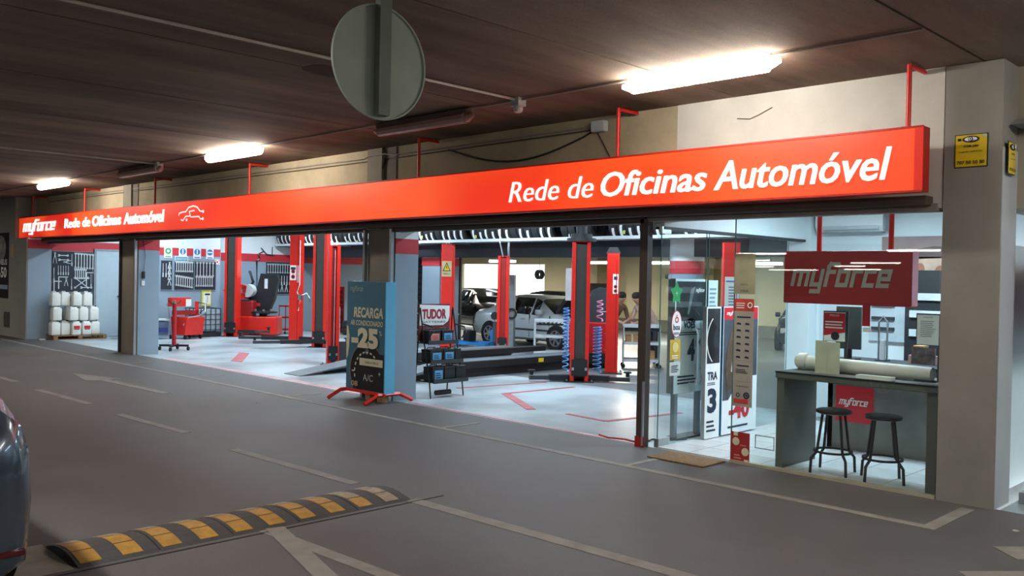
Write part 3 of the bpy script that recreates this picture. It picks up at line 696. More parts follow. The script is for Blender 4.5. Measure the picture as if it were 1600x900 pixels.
# safety stickers
def sticker(X, y0, z0, y1, z1, lb, f):
    t = thing('safety_sign', lb, 'sign'); MB().box(X, y0, z0, X+.006, y1, z1).build('plate', WHT, t)
    P = Panel((X+.006, 0, 0), *XN, t); f(P, (y0+y1)/2, (z0+z1)/2, (y1-y0)/2); settle(t, (X, (y0+y1)/2, z0))
SB = mat('mandatory_blue', '2b7fc4', .5, var=0); SGN = mat('safe_green', '28a05a', .5, var=0)
def fm(m, v):
    def f(P, u, w_, r):
        P.disc(u, w_+.05, r*.75, m); 
        if v == 0: P.disc(u, w_+.05, r*.35, INKW, k=2)
        elif v == 1: P.rect(u-.02, w_-.02, u+.02, w_+.12, INKW, k=2)
        else: P.rect(u-.08, w_+.03, u+.08, w_+.07, INKW, k=2)
        P.rect(u-r*.7, w_-.13, u+r*.7, w_-.10, m, k=1)
    return f
for y, m, v, lb in ((11.38, SGN, 0, 'green round safety sticker, leftmost on the red wall band'), (11.82, SB, 1, 'teal and blue round sticker above the middle tool board'), (12.26, SB, 1, 'blue sticker with white upright figure on the red wall band'), (12.66, SB, 2, 'blue sticker with white bar, rightmost of the round ones')):
    sticker(X, y-.12, 2.28, y+.12, 2.58, lb, fm(m, v))
def ft(P, u, w_, r): P.rect(u-r*.92, w_-.06, u+r*.92, w_+.06, mat('sign_cyan', '3f9fb4', .5, var=0)); P.text('OBRIGATORIO', u-r*.85, w_-.03, u+r*.85, w_+.03, INKW, k=2)
sticker(X+.008, 11.58, 2.18, 11.98, 2.34, 'wide cyan notice above the middle tool board', ft)
def ff(P, u, w_, r): P.rect(u-r*.8, w_-r*.8, u+r*.8, w_+r*.8, INKR); P.ring(u, w_, .03, .06, INKW, k=2)
sticker(X, 12.9-.08, 2.12, 12.9+.08, 2.28, 'small red and white fire sign by the wall corner', ff)
t = thing('notice_sheet', 'yellow-green edged notice sheet above the grey cage tank', 'notice')
MB().box(X, 12.42, .88, X+.006, 12.72, 1.35).build('sheet', mat('lime_sheet', 'd4d94a', .6), t)
P = Panel((X+.006, 0, 0), *XN, t); P.rect(12.47, .93, 12.7, 1.28, INKW); P.rect(12.52, 1.2, 12.68, 1.25, INKB, k=2)
for i in range(4): P.disc(12.6, 1.15-i*.05, .013, INKB, k=2)
settle(t, (X, 12.57, .88))

# ---------------- red stand on castors (transmission jack) near left pillar
t = thing('transmission_jack', 'red telescopic jack on black castor base near left pillar', 'jack', (-20.9, 9.55, 0), R_(40))
for a in (0, PI/2): MB().box(-.34, -.025, .09, .34, .025, .14, Matrix.Rotation(a+.2, 4, 'Z')).build('base_bar', BLK, t)
for a in range(4):
    v = Matrix.Rotation(a*PI/2+.2, 4, 'Z') @ Vector((.33, 0, 0))
    MB().cyl((v.x-.02, v.y, .045), (v.x+.02, v.y, .045), .045).build('castor', RUB, t, True); part('castor_fork', STEEL, t, v.x-.012, v.y-.012, .05, v.x+.012, v.y+.012, .11)
MB().cyl((0, 0, .12), (0, 0, 1.12), .05).build('column', mat('jack_red', 'b3202a', .45), t, True)
MB().tube([(-.02, -.26, 1.2), (0, -.2, 1.14), (0, 0, 1.11), (0, .22, 1.13), (.02, .28, 1.18)], .018).build('saddle_bar', BLK, t, True)
MB().cyl((0, 0, 1.1), (0, 0, 1.2), .03).build('piston', STEEL, t, True)

# ---------------- red lube trolley and oil drainer
def wheel(b, x, y, r=.06, wd=.03, ax='y'):
    return b.cyl((x, y-wd/2, r), (x, y+wd/2, r), r) if ax == 'y' else b.cyl((x-wd/2, y, r), (x+wd/2, y, r), r)
t = thing('lubrication_trolley', 'red trolley with drum tray and curved handle left of the cage tank', 'trolley', (-24.3, 11.5, 0), R_(12))
MB().prism([(-.3, .12), (.26, .12), (.34, .62), (-.36, .62)], 'y', -.30, .30).build('tank', RED, t)
part('top_box', RED, t, -.1, -.6, .92, .1, .0, 1.16); part('white_label', PAPER, t, .1, -.16, .92, .108, .02, 1.12)
MB().tube([(.2, -.3, .4), (.34, -.25, .62), (.36, .1, .66), (.36, .3, .75), (.3, .34, 1.0)], .018).build('handle', STEEL, t, True)
part('back_frame', RED, t, -.05, .26, .1, .02, .34, 1.05); part('cross_frame', DRED, t, -.05, -.5, .68, .02, .34, .8)
MB().tube([(.05, .35, .72), (.1, .5, .85), (.1, .55, .98), (.05, .3, 1.02)], .012).build('hose', BLK, t, True)
for x in (-.25, .22):
    for y in (-.25, .25): b = MB(); wheel(b, x, y).build('castor', RUB, t, True)
t = thing('oil_drainer', 'grey and blue wheeled drain unit with bent steel frame behind red jack', 'drainer', (-24.6, 10.78, 0), R_(0))
MB().bbox(-.2, -.18, .12, .2, .22, .5, .04).build('tank', mat('drain_blue', '50617c', .4), t, True)
part('tray', LGREY, t, -.22, -.2, .52, .22, .24, .56); part('blue_panel', mat('drain_navy', '253b7a', .4), t, .2, -.12, .2, .206, .18, .32)
for y in (-.22, .26): MB().tube([(.22, y, .06), (.2, y, .3), (.08, y, .75), (0, y, .95), (-.1, y, .98)], .016).build('frame_tube', STEEL, t, True)
for y in (-.22, .26): b = MB(); wheel(b, .22, y).build('castor', RUB, t, True)
t = thing('parts_washer', 'dark bench with hoses behind the red jack by pillar', 'bench', (-24.9, 10.2, 0))
part('cabinet', DGREY, t, -.2, -.3, .05, .2, .3, .7); part('worktop', GREY, t, -.22, -.32, .7, .22, .32, .74); part('foot', BLK, t, -.2, -.3, 0, .2, .3, .05)

# ---------------- caged tank (IBC)
t = thing('cage_tank', 'grey tank in a steel cage on a pallet beside red lift post', 'tank', (-24.95, 12.26, 0), R_(2))
MB().bbox(-.30, -.38, .16, .30, .38, .80, .04).build('container', mat('ibc_plastic', 'a9b8c0', .35), t, True)
for z in (.2, .35, .5, .65, .82): MB().box(-.33, -.41, z, -.31, .41, z+.02).box(.31, -.41, z, .33, .41, z+.02).box(-.33, -.41, z, .33, -.39, z+.02).box(-.33, .39, z, .33, .41, z+.02).build('cage_hoop', DGREY, t)
for i in range(6):
    y = -.40+i*.156; MB().box(.315, y, .14, .335, y+.018, .84).build('cage_bar', DGREY, t)
for i in range(3):
    x = -.25+i*.22; MB().box(x, -.415, .14, x+.018, -.395, .84).build('cage_bar', DGREY, t)
part('pallet_base', BLK, t, -.33, -.41, 0, .33, .41, .14)

# ================================================================== lift columns
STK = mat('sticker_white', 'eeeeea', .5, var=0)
def sticker_on(t, x0, x1, y, z0, z1):  # white warning decal with two red-black discs on -Y side
    o = part('decal', STK, t, x0, y-.004, z0, x1, y, z1)
    P = Panel((0, y-.004, 0), *YN, o); c = (x0+x1)/2; r = (x1-x0)*.32
    for k in range(2): P.disc(c, z0+r*1.6+k*r*2.5, r, INKR, 'decal_disc'); P.disc(c, z0+r*1.6+k*r*2.5, r*.6, INK, 'decal_disc', 2)
    P.rect(x0+.02, z1-.12, x1-.02, z1-.05, INKB, 'decal_text')
def column(name, label, loc, rz, H, wd=.30, dp=.28, arms=(), style='open', col=RED, inner=None):
    """C-section mast, open side towards local -Y"""
    t = thing(name, label, 'lift post', loc, R_(rz)); w2 = wd/2; ft = .05
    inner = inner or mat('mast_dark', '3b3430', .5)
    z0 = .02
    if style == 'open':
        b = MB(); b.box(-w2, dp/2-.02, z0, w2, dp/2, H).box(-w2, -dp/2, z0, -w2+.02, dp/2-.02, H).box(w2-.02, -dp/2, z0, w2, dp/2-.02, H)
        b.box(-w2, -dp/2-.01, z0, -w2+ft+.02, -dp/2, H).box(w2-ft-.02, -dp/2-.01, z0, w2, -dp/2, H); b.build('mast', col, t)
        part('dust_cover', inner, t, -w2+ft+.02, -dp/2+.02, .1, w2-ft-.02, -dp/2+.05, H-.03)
        part('carriage', BLK, t, -w2+.025, -dp/2-.03, .12, w2-.025, dp/2-.05, .42)
        for s in (-1, 1): part('chain_anchor', STEEL, t, s*(w2-.05)-.02, -dp/2-.05, .22, s*(w2-.05)+.02, -dp/2-.01, .27)
    else:
        MB().bbox(-w2, -dp/2, z0, w2, dp/2, H, .012).build('mast', col, t)
        part('edge_strip', DRED, t, w2-.06, -dp/2-.006, z0+.1, w2-.045, -dp/2, H-.1)
        part('carriage', BLK, t, -w2+.03, dp/2, .12, w2-.03, dp/2+.06, .45)
    part('base_plate', BLK if style == 'open' else DGREY, t, -w2-.1, -dp/2-.08, 0, w2+.1, dp/2+.08, .02)
    for s in (-1, 1):
        for q in (-1, 1): MB().cyl((s*(w2+.06), q*(dp/2+.04), .02), (s*(w2+.06), q*(dp/2+.04), .05), .014, n=6).build('anchor_bolt', STEEL, t)
    part('top_plate', col, t, -w2, -dp/2, H, w2, dp/2, H+.02)
    for (ang, L, z) in arms:
        M = Matrix.Rotation(R_(ang), 4, 'Z') @ Matrix.Translation((0, 0, z)); 
        a = MB().box(.12, -.07, 0, L*.6, .07, .1, M).build('swing_arm', BLK, t)
        MB().box(L*.55, -.045, .015, L, .045, .085, M).build('arm_extension', DGREY, a)
        v = M @ Vector((L-.04, 0, .1)); MB().cyl(v, v+Vector((0, 0, .07)), .035).cyl(v+Vector((0, 0, .07)), v+Vector((0, 0, .095)), .075).build('lifting_pad', BLK, a, True)
    return t
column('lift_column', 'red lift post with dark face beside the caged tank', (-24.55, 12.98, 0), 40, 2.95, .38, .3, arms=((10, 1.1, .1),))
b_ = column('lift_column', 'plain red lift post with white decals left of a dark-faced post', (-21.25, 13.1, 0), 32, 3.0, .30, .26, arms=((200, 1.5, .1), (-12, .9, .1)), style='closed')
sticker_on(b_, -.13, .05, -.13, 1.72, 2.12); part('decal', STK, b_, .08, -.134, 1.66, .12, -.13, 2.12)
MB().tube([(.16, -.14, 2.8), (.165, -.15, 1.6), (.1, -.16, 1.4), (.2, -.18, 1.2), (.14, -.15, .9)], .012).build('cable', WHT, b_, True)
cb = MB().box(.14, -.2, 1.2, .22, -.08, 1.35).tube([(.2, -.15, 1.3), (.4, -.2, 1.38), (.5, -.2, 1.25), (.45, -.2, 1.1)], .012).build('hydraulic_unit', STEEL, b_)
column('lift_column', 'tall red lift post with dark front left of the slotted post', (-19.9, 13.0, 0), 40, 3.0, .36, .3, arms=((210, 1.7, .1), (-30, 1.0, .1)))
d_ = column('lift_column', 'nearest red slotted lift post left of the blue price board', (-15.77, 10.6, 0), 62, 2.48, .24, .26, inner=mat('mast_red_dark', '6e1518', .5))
MB().prism([(-.02, .02), (.5, .02), (.15, .5), (-.02, .5)], 'x', .12, .15, Matrix.Translation((.12, .15, 0)) @ Matrix.Rotation(R_(-90), 4, 'Z')).build('gusset', DGREY, d_)
part('rack_strip', mat('rack_pink', 'd86a6a', .5), d_, 0.0, -.13, .2, .025, -.105, 2.4)
for s in (-.05, .05): part('top_bracket', WHT, d_, s-.01, -.02, 2.5, s+.01, .02, 2.6)
e_ = column('lift_column', 'red lift post with yellow warning triangle behind the battery rack', (-17.65, 15.38, 0), 52, 2.72, .34, .34, style='closed')
t_ = MB().box(-.17, -.18, 1.90, .08, -.17, 2.3).build('warning_plate', mat('warn_cream', 'cbb98a', .5), e_)
P = Panel((0, -.18, 0), *YN, t_); P.poly([(-.15, 2.04), (.06, 2.04), (-.045, 2.27)], INK, 'triangle', 1); P.poly([(-.12, 2.06), (.03, 2.06), (-.045, 2.23)], YEL, 'triangle', 2); P.rect(-.055, 2.1, -.035, 2.18, INK, 'mark', 3); P.text('PERIGO', -.14, 1.95, .05, 1.99, INK, k=1)
for s in (-.06, .0, .06): part('top_bracket', WHT, e_, s-.01, -.15, 2.74, s+.01, -.11, 2.77)
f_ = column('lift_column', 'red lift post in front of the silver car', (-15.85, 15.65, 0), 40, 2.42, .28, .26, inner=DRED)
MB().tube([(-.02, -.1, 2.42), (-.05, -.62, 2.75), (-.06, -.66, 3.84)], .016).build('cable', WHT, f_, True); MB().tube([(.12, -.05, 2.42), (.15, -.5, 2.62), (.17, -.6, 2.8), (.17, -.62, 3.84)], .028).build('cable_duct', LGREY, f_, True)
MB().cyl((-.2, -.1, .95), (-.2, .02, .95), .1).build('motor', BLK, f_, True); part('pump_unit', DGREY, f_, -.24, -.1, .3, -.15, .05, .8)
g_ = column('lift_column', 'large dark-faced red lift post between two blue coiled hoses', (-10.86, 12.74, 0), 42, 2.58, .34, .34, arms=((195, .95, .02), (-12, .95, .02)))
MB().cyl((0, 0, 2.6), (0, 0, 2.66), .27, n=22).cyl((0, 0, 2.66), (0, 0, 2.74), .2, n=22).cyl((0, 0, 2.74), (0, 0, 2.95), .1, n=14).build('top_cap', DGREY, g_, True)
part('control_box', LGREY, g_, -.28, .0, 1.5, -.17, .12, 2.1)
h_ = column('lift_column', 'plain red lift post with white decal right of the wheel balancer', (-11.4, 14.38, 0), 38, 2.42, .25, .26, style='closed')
sticker_on(h_, .0, .11, -.13, 1.62, 2.02)
MB().prism([(-.15, 2.44), (.15, 2.44), (.08, 2.56), (-.08, 2.56)], 'y', -.1, .1).build('pulley_guard', DGREY, h_)
i_ = column('lift_column', 'pink-red lift post seen through the glass door', (-8.92, 14.77, 0), 38, 2.62, .30, .28, style='closed')
n_ = part('paper_notice', PAPER, i_, -.12, -.146, 1.1, .14, -.141, 2.0); P = Panel((0, -.146, 0), *YN, n_); P.rect(-.1, 1.9, .12, 1.93, SB, 'header'); P.lines(-.05, 1.2, .07, 1.85, 12, mat('ink_blue_grey', '6c86a8', .6, var=0), ragged=.2)

# coil hoses
def coil(x, y, z0, z1, r, turns, m, label, rad=.014):
    n = int(turns*10); pts = [(x+r*math.cos(2*PI*i/10), y+r*math.sin(2*PI*i/10), z0+(z1-z0)*(i/n)**.8) for i in range(n+1)]
    tag(settle(MB().tube(pts, rad, 5).build('coiled_hose', m, None, True), (x, y, z0)), label, 'hose')
coil(-11.32, 12.88, .12, 1.35, .055, 16, mat('hose_blue', '4f8fd0', .35), 'blue coiled air hose left of the dark-faced lift post')
coil(-10.85, 13.25, .12, 1.0, .075, 13, MC['hose_blue'], 'blue coiled air hose right of the dark-faced lift post')
coil(-10.9, 13.37, 1.1, 1.5, .055, 4, mat('hose_pink', 'd98fb0', .4), 'pink coiled hose above the right blue hose')
# pair of runways of the platform lift with ramps
t = thing('platform_lift', 'black low car lift with two runways and grey ramps behind battery rack', 'lift', (-13.7, 12.9, 0))
RAMP = mat('ramp_grey', '5d6870', .5, var=.12, scale=4)
for sx in (-1.0, 1.0):
    part('runway', BLK, t, sx-.28, -1.9, .18, sx+.28, 1.9, .30); part('runway_deck', RAMP, t, sx-.26, -1.88, .30, sx+.26, 1.88, .312)
    part('under_frame', BLK, t, sx-.2, -1.7, 0, sx+.2, 1.7, .18)
    MB().prism([(-3.9, .01), (-1.92, .28), (-1.92, .22), (-3.9, 0.0)], 'x', sx-.28, sx+.28).build('ramp', RAMP, t)
    MB().prism([(-3.2, 0), (-1.92, 0), (-1.92, .2), (-3.2, .1)], 'x', sx-.05, sx+.05).build('ramp_support', BLK, t)
part('yellow_tag', YEL, t, 1.28, .4, .2, 1.284, .55, .28)
for y in (-1.6, 1.5): MB().cyl((-.75, y, .1), (.75, y, .1), .03).build('cross_tube', BLK, t, True)
part('upper_beam', BLK, t, .5, -1.9, .36, .74, 1.2, .46)

# ================================================================== tyre changer + balancer on left
t = thing('tyre_changer', 'red tyre changer with black tilting column and turntable by far wall', 'tyre machine', (-24.68, 14.07, 0), R_(45))
MB().bbox(-.65, -.35, .03, .5, .35, .58, .03).build('cabinet', RED, t)
MB().lathe([(.02, .58), (.12, .58), (.12, .66), (.42, .68), (.42, .72), (.1, .74)], 24).build('turntable', BLK, t, True)
for a in range(4):
    v = Vector((math.cos(a*PI/2+.3)*.25, math.sin(a*PI/2+.3)*.25, .74)); MB().box(-.05, -.03, 0, .05, .03, .05, Matrix.Translation(v) @ Matrix.Rotation(a*PI/2+.3, 4, 'Z')).build('jaw', STEEL, t)
MB().prism([(-.42, .75), (.1, .62), (.3, 1.1), (.42, 1.7), (.36, 1.86), (-.12, 1.88), (-.22, 1.5), (-.45, 1.2)], 'y', .08, .34).build('hood', mat('hood_black', '1d2227', .35), t)
MB().tube([(-.5, .2, 1.0), (-.5, .2, 1.4), (-.38, .2, 1.62), (-.5, .2, 1.95)], .045).build('column_arm', DGREY, t, True)
part('red_emblem', INKR, t, -.36, .07, .88, -.12, .08, .97); part('panel_light', LGREY, t, .0, .072, 1.42, .1, .08, 1.72)
for x in (-.3, -.18, -.06): part('pedal', BLK, t, x, -.45, .05, x+.06, -.34, .08)
t = thing('wheel_balancer', 'red wheel balancer with pointed head half behind the dark-faced post', 'balancer', (-24.98, 13.62, 0), R_(45))
MB().bbox(-.2, -.2, .03, .3, .2, 1.05, .04).build('cabinet', DRED, t)
MB().prism([(-.62, 1.35), (-.1, 1.55), (.1, 1.5), (.05, 1.1), (-.3, 1.1)], 'y', -.2, .2).build('head', RED, t)
MB().cyl((.1, -.2, 1.35), (.1, .2, 1.35), .2).build('guard_disc', LGREY, t, True)
part('tool_tray', DGREY, t, -.5, -.2, 1.04, .2, .2, 1.08); MB().tube([(-.45, 0, 1.52), (-.45, 0, 1.62), (-.25, 0, 1.64), (-.2, 0, 1.55)], .014).build('grab_handle', BLK, t)
t = thing('red_cart', 'small open red three-shelf cart by far wall', 'cart', (-24.9, 15.1, 0), R_(0))
for z in (.12, .5, .85): part('shelf', DRED, t, -.2, -.25, z, .2, .25, z+.04)
for x in (-.2, .18):
    for y in (-.25, .23): part('upright', DRED, t, x, y, .08, x+.02, y+.02, .9); b = MB(); wheel(b, x, y, .04).build('castor', RUB, t, True)
t = thing('red_drawer_rack', 'tall dark red perforated drawer rack right of the plain lift post', 'rack', (-24.6, 16.55, 0), R_(10))
part('frame', DRED, t, -.2, -.28, .0, .2, .28, 1.5)
for i in range(8):
    for y in (-.2, .02): part('bin', mat('bin_dark', '571318', .6), t, .2, y, .15+i*.16, .215, y+.16, .26+i*.16)
MB().cyl((0, -.1, 1.5), (0, -.1, 1.62), .12).build('reel', DGREY, t, True)
t = thing('oil_drum', 'white speckled drum right of the red drawer rack', 'drum', (-22.6, 15.2, 0))
MB().lathe([(.2, 0), (.21, .02), (.2, .3), (.21, .32), (.2, .6), (.21, .85), (.2, .9)], 20).build('barrel', mat('speckled_white', 'c9cdd0', .5, var=.55, scale=22, detail=2), t, True)
MB().lathe([(.0, .9), (.2, .9), (.2, .93), (.05, .94)], 20).build('lid', LGREY, t)
tag(settle(MB().tube([(-26.15, 14.7, 2.5), (-26.15, 14.75, 2.35), (-26.15, 14.65, 2.3), (-26.15, 14.67, 1.5)], .03).build('air_duct', GREY, None, True), (-26.15, 14.7, 1.5)), 'grey wall pipe above the black machine hood', 'pipe')
t = thing('air_fitting', 'dark bracket with fittings on the wall above the black machine hood', 'fitting', (-26.16, 14.9, 2.5))
MB().tube([(0, -.2, 0), (0, 0, .1), (0, .1, .0), (0, .35, -.02)], .02).tube([(0, -.1, .2), (0, 0, .1)], .015).build('pipe_bend', DGREY, t); MB().cyl((0, .3, -.03), (0, .3, .25), .012).build('valve', BLK, t)
# ================================================================== PRICE BOARD IN FRONT OF MIDDLE PILLAR
BBL = mat('board_blue', '3f6e86', .5, var=.03)
t = thing('price_board', 'tall blue RECARGA -25 price board on red feet before the middle pillar', 'advertising board')
MB().box(-11.70, 8.06, .14, -10.72, 8.24, 1.80).build('box', mat('board_side_blue', '6cc3ee', .4, var=.02), t)
P = Panel((0, 8.06, 0), *YN, t, .002)
P.rect(-11.70, .14, -10.74, 1.80, BBL, 'poster')
CREAM = INKC
P.strokes('myforce', -11.63, 1.63, -11.28, 1.73, mat('ink_pale_blue', '9fb6bd', .5, var=0), 'logo', 2, t=.2)
P.text('RECARGA', -11.52, 1.25, -10.78, 1.41, CREAM, k=2, bold=.035, shear=.1)
P.text('AR CONDICIONADO', -11.6, 1.13, -10.78, 1.21, CREAM, k=2, bold=.02, shear=.1)
P.text('-25', -11.55, .79, -10.87, 1.10, CREAM, k=6, bold=.06); P.text('%', -10.87, 1.0, -10.80, 1.07, CREAM, k=3)
P.poly([(-11.70, 1.13), (-11.66, 1.1), (-11.62, .95), (-11.63, .8), (-11.66, .65), (-11.70, .6)], CREAM, 'cream_edge', 2)
dial = [(-10.75, .16), (-10.75, .72)]+[(-11.16+.42*math.cos(R_(a)), .45+.40*math.sin(R_(a))) for a in range(42, 200, 8)]+[(-11.5, .16)]
P.poly(dial, mat('dial_black', '141416', .35, var=0), 'dial_face', 2)
P.ring(-11.16, .45, .42, .445, mat('dial_rim', '77706c', .4), 'dial_rim', 3, 42, 200, 24)
for a in range(50, 190, 17): 
    P.ring(-11.16, .42, .30, .325, CREAM, 'dial_tick', 3, a, a+9, 2)
P.ring(-11.16, .74, .025, .04, mat('ink_grey', '8c8c8c', .5, var=0), 'dial_icon', 3)
P.rect(-11.34, .53, -10.76, .64, CREAM, 'price_strip', 4); P.text('TODAS AS MARCAS', -11.2, .565, -10.86, .6, INK, k=5)
P.text('A/C', -11.25, .30, -11.0, .40, mat('ink_silver', 'b9bcbc', .5, var=0), k=3); P.text('-', -11.54, .42, -11.48, .44, CREAM, k=3); P.text('+', -10.87, .40, -10.81, .46, CREAM, k=3)
P.text('08', -11.55, .20, -11.38, .28, mat('ink_tan', 'c9a183', .5, var=0), k=4, bold=.02)
for x in (-11.72, -10.78):
    MB().tube([(x+.04, 7.72, .02), (x+.04, 7.95, .13), (x+.04, 8.35, .13), (x+.04, 8.6, .02)], .03, 4).build('foot', RED, t)
MB().box(-11.7, 8.03, .11, -10.7, 8.07, .15).build('bottom_rail', RED, t)
for x in (-11.25, -10.95): part('wood_block', CARD, t, x, 8.1, 0, x+.12, 8.2, .14)
settle(t, (-11.2, 8.15, 0)); t.location.x += .1; t.location.z += 0

# ================================================================== BATTERY RACK
t = thing('battery_rack', 'black wire battery stand with TUDOR header beside the middle pillar', 'rack')
FR = BLK
for y in (8.98, 9.66):
    MB().tube([(-10.66, y, 0), (-10.7, y, .3), (-10.85, y, .9), (-10.95, y, 1.4)], .012, 6).build('side_tube', FR, t, True)
    MB().tube([(-11.06, y, 0), (-11.02, y, .5), (-10.98, y, 1.0), (-10.96, y, 1.38)], .012, 6).build('side_tube', FR, t, True)
sh = [(.26, 9.0, 9.72, -10.98, -10.62), (.56, 8.98, 9.66, -11.0, -10.68), (.86, 8.98, 9.60, -11.02, -10.74)]
for z, y0, y1, x0, x1 in sh:
    s_ = part('shelf', FR, t, x0, y0, z-.02, x1, y1, z); MB().box(x1, y0, z-.03, x1+.012, y1, z+.03).build('shelf_lip', DGREY, s_)
MB().tube([(-10.72, 8.98, .95), (-10.62, 8.98, 1.05), (-10.66, 8.98, 1.12), (-10.9, 8.98, 1.15)], .012).tube([(-10.72, 9.66, .92), (-10.62, 9.66, 1.02), (-10.66, 9.66, 1.1), (-10.9, 9.66, 1.14)], .012).build('side_loop', FR, t)
hdr = MB().box(-10.97, 8.96, .88, -10.95, 9.60, 1.46).build('header_board', mat('header_maroon', '6f3138', .5), t)
P = Panel((-10.95, 0, 0), *XN, t, .002)
P.poly([(8.97, 1.12), (9.46, 1.12), (9.56, 1.18), (9.59, 1.26), (9.59, 1.43), (8.97, 1.45)], WHT, 'header_white', 1)
P.text('TUDOR', 9.02, 1.22, 9.52, 1.38, mat('tudor_red', 'a51d33', .5, var=0), k=2, bold=.04); P.text('BATTERIES', 9.02, 1.16, 9.5, 1.19, INKB, k=2); P.text('TUDOR', 9.1, .99, 9.4, 1.03, INKW, k=2)
MB().cyl((-10.8, 9.2, .06), (-10.8, 9.5, .06), .04).build('oil_filter', DGREY, t, True)
settle(t, (-10.85, 9.32, 0))
LBB = mat('label_blue', '5fa6d8', .5, var=.1)
def battery(loc, w_, lab, m, lb, txt='', h=.19):
    t = thing('car_battery', lb, 'battery', loc)
    MB().bbox(-.13, -w_/2, 0, .1, w_/2, h-.04, .008).build('case', mat('battery_case', '1c1f24', .4), t)
    MB().bbox(-.13, -w_/2-.002, h-.04, .1, w_/2+.002, h, .006).build('lid', BLK, t)
    for y in (-w_*.35, w_*.35): MB().cyl((-.08, y, h), (-.08, y, h+.02), .012).build('terminal', STEEL, t)
    MB().tube([(-.03, -w_*.4, h), (-.03, -w_*.3, h+.025), (-.03, w_*.3, h+.025), (-.03, w_*.4, h)], .008, 5).build('handle', DGREY, t)
    if m:
        l = part('sticker', m, t, .1005, -w_*.32, .03, .103, w_*.38, h-.05); P = Panel((.103, 0, 0), *XN, t)
        P.lines(-w_*.22, .05, w_*.28, h-.07, 3, INKR if m != LBB else INKB, 'sticker_text'); 
    return t
battery((-10.86, 9.13, .861), .24, 1, mat('label_red_white', 'c58b84', .5), 'black battery with reddish label, left on the top shelf of the stand')
battery((-10.86, 9.40, .861), .24, 1, LBB, 'black battery with blue label, right on the top shelf of the stand')
battery((-10.82, 9.14, .561), .25, 1, LBB, 'black battery with blue label, left on the middle shelf of the stand')
battery((-10.82, 9.40, .561), .24, 1, LBB, 'black battery with blue label, middle of the middle shelf of the stand')
battery((-10.82, 9.59, .561), .12, 0, None, 'narrow plain black battery, right end of the middle shelf')
battery((-10.76, 9.13, .261), .23, 1, LBB, 'black battery with dark blue label, left on the bottom shelf of the stand', h=.22)
battery((-10.76, 9.37, .261), .22, 0, None, 'plain black battery in the middle of the bottom shelf', h=.22)
battery((-10.76, 9.60, .261), .20, 0, None, 'plain black battery at right end of the bottom shelf', h=.22)

# ================================================================== TYRE RACK
t = thing('tyre_rack', 'long overhead steel rail rack carrying the row of tyres', 'rack', (-16, 15.5, 2.78))
for y in (-.22, .22): part('rail', LGREY, t, -10.1, y-.03, .0, 9.95, y+.03, .07)
for x in (-10, -6.9, -1.5, 2.6, 7.4): 
    for y in (-.22, .22): part('drop_rod', LGREY, t, x, y-.018, .07, x+.03, y+.018, 1.07)
    part('cross_bar', GREY, t, x, -.25, -.03, x+.04, .47, 0)
TY = mat('tyre_rubber', '1c1d20', .75, var=.1, scale=20)
ty = thing('tyre', '', 'tyre', (0, 0, 0))
Mx = Matrix.Rotation(PI/2, 4, 'Y')
MB().lathe([(.2, -.085), (.22, -.1), (.29, -.108), (.315, -.095), (.322, -.05), (.322, .05), (.315, .095), (.29, .108), (.22, .1), (.2, .085), (.19, .07), (.19, -.07)], 28, Mx, closed=True).build('carcass', TY, ty, True)
def tlabel(m, off, a0, a1, name='tread_label'):
    b = bmesh.new(); rows = []
    for i in range(5):
        a = R_(a0+(a1-a0)*i/4); sk = off+(i-2)*.013
        rows.append([b.verts.new((sk+s*.034, -.326*math.cos(a), .326*math.sin(a))) for s in (-1, 1)])
    for i in range(4): b.faces.new((rows[i][0], rows[i][1], rows[i+1][1], rows[i+1][0]))
    me = bpy.data.meshes.new(name); b.to_mesh(me); b.free(); me.materials.append(m); o = bpy.data.objects.new(name, me); C.objects.link(o); return o
lw = tlabel(WHT, 0, -56, -6); ly = tlabel(mat('label_lime', 'd9e27a', .5, var=0), .065, -48, -32, 'small_label')
lw.parent = ty; 
ty2 = dup(ty, (0, 0, 0)); ly.parent = ty2
ty3 = ty.copy(); C.objects.link(ty3); c = ty.children[0].copy(); C.objects.link(c); c.parent = ty3
x = -25.8; used = set(); n = 0
protos = {'a': ty, 'b': ty2, 'c': ty3}
GAPS = ((-13.95, -13.55), (-12.75, -12.3), (-16.95, -16.72), (-20.4, -19.2))
def where(x): return 'at far left end' if x < -21.5 else ('right of middle pillar' if x < -16.9 else ('behind thin red post' if x < -14 else ('near large dark-faced post' if x < -9.9 else 'seen through glass')))
labs = {'a': 'black tyre with white tread label on overhead rack', 'b': 'black tyre with white and lime labels on overhead rack', 'c': 'plain black tyre on overhead rack'}
while x < -6.3:
    if not any(a < x < b for a, b in GAPS):
        r = random.random(); k = 'a' if r < .55 else ('b' if r < .8 else 'c')
        z = 3.10+random.uniform(0, .012)
        o = protos[k]
        if k not in used: used.add(k)
        else: o = dup(protos[k], (0, 0, 0))
        o.location = (x, 15.5, z); o.rotation_euler = (random.uniform(-.16, .22), 0, random.uniform(-.04, .04)); o['label'] = labs[k]+', '+where(x); o['group'] = 'tyres on the overhead rack'; o['category'] = 'tyre'
    x += .232
# a few tyres lying by the rear wall at left
for i, (x, y, z) in enumerate(((-23.6, 16.6, .11), (-23.6, 16.6, .33), (-22.9, 16.9, .11), (-22.9, 16.9, .33), (-22.2, 17.1, .11))):
    o = dup(ty3, (x, y, z), None, 'black tyre lying in low stacks on the floor near the dark shutter', 'tyres on the workshop floor'); o.rotation_euler = (0, PI/2, i*.7)
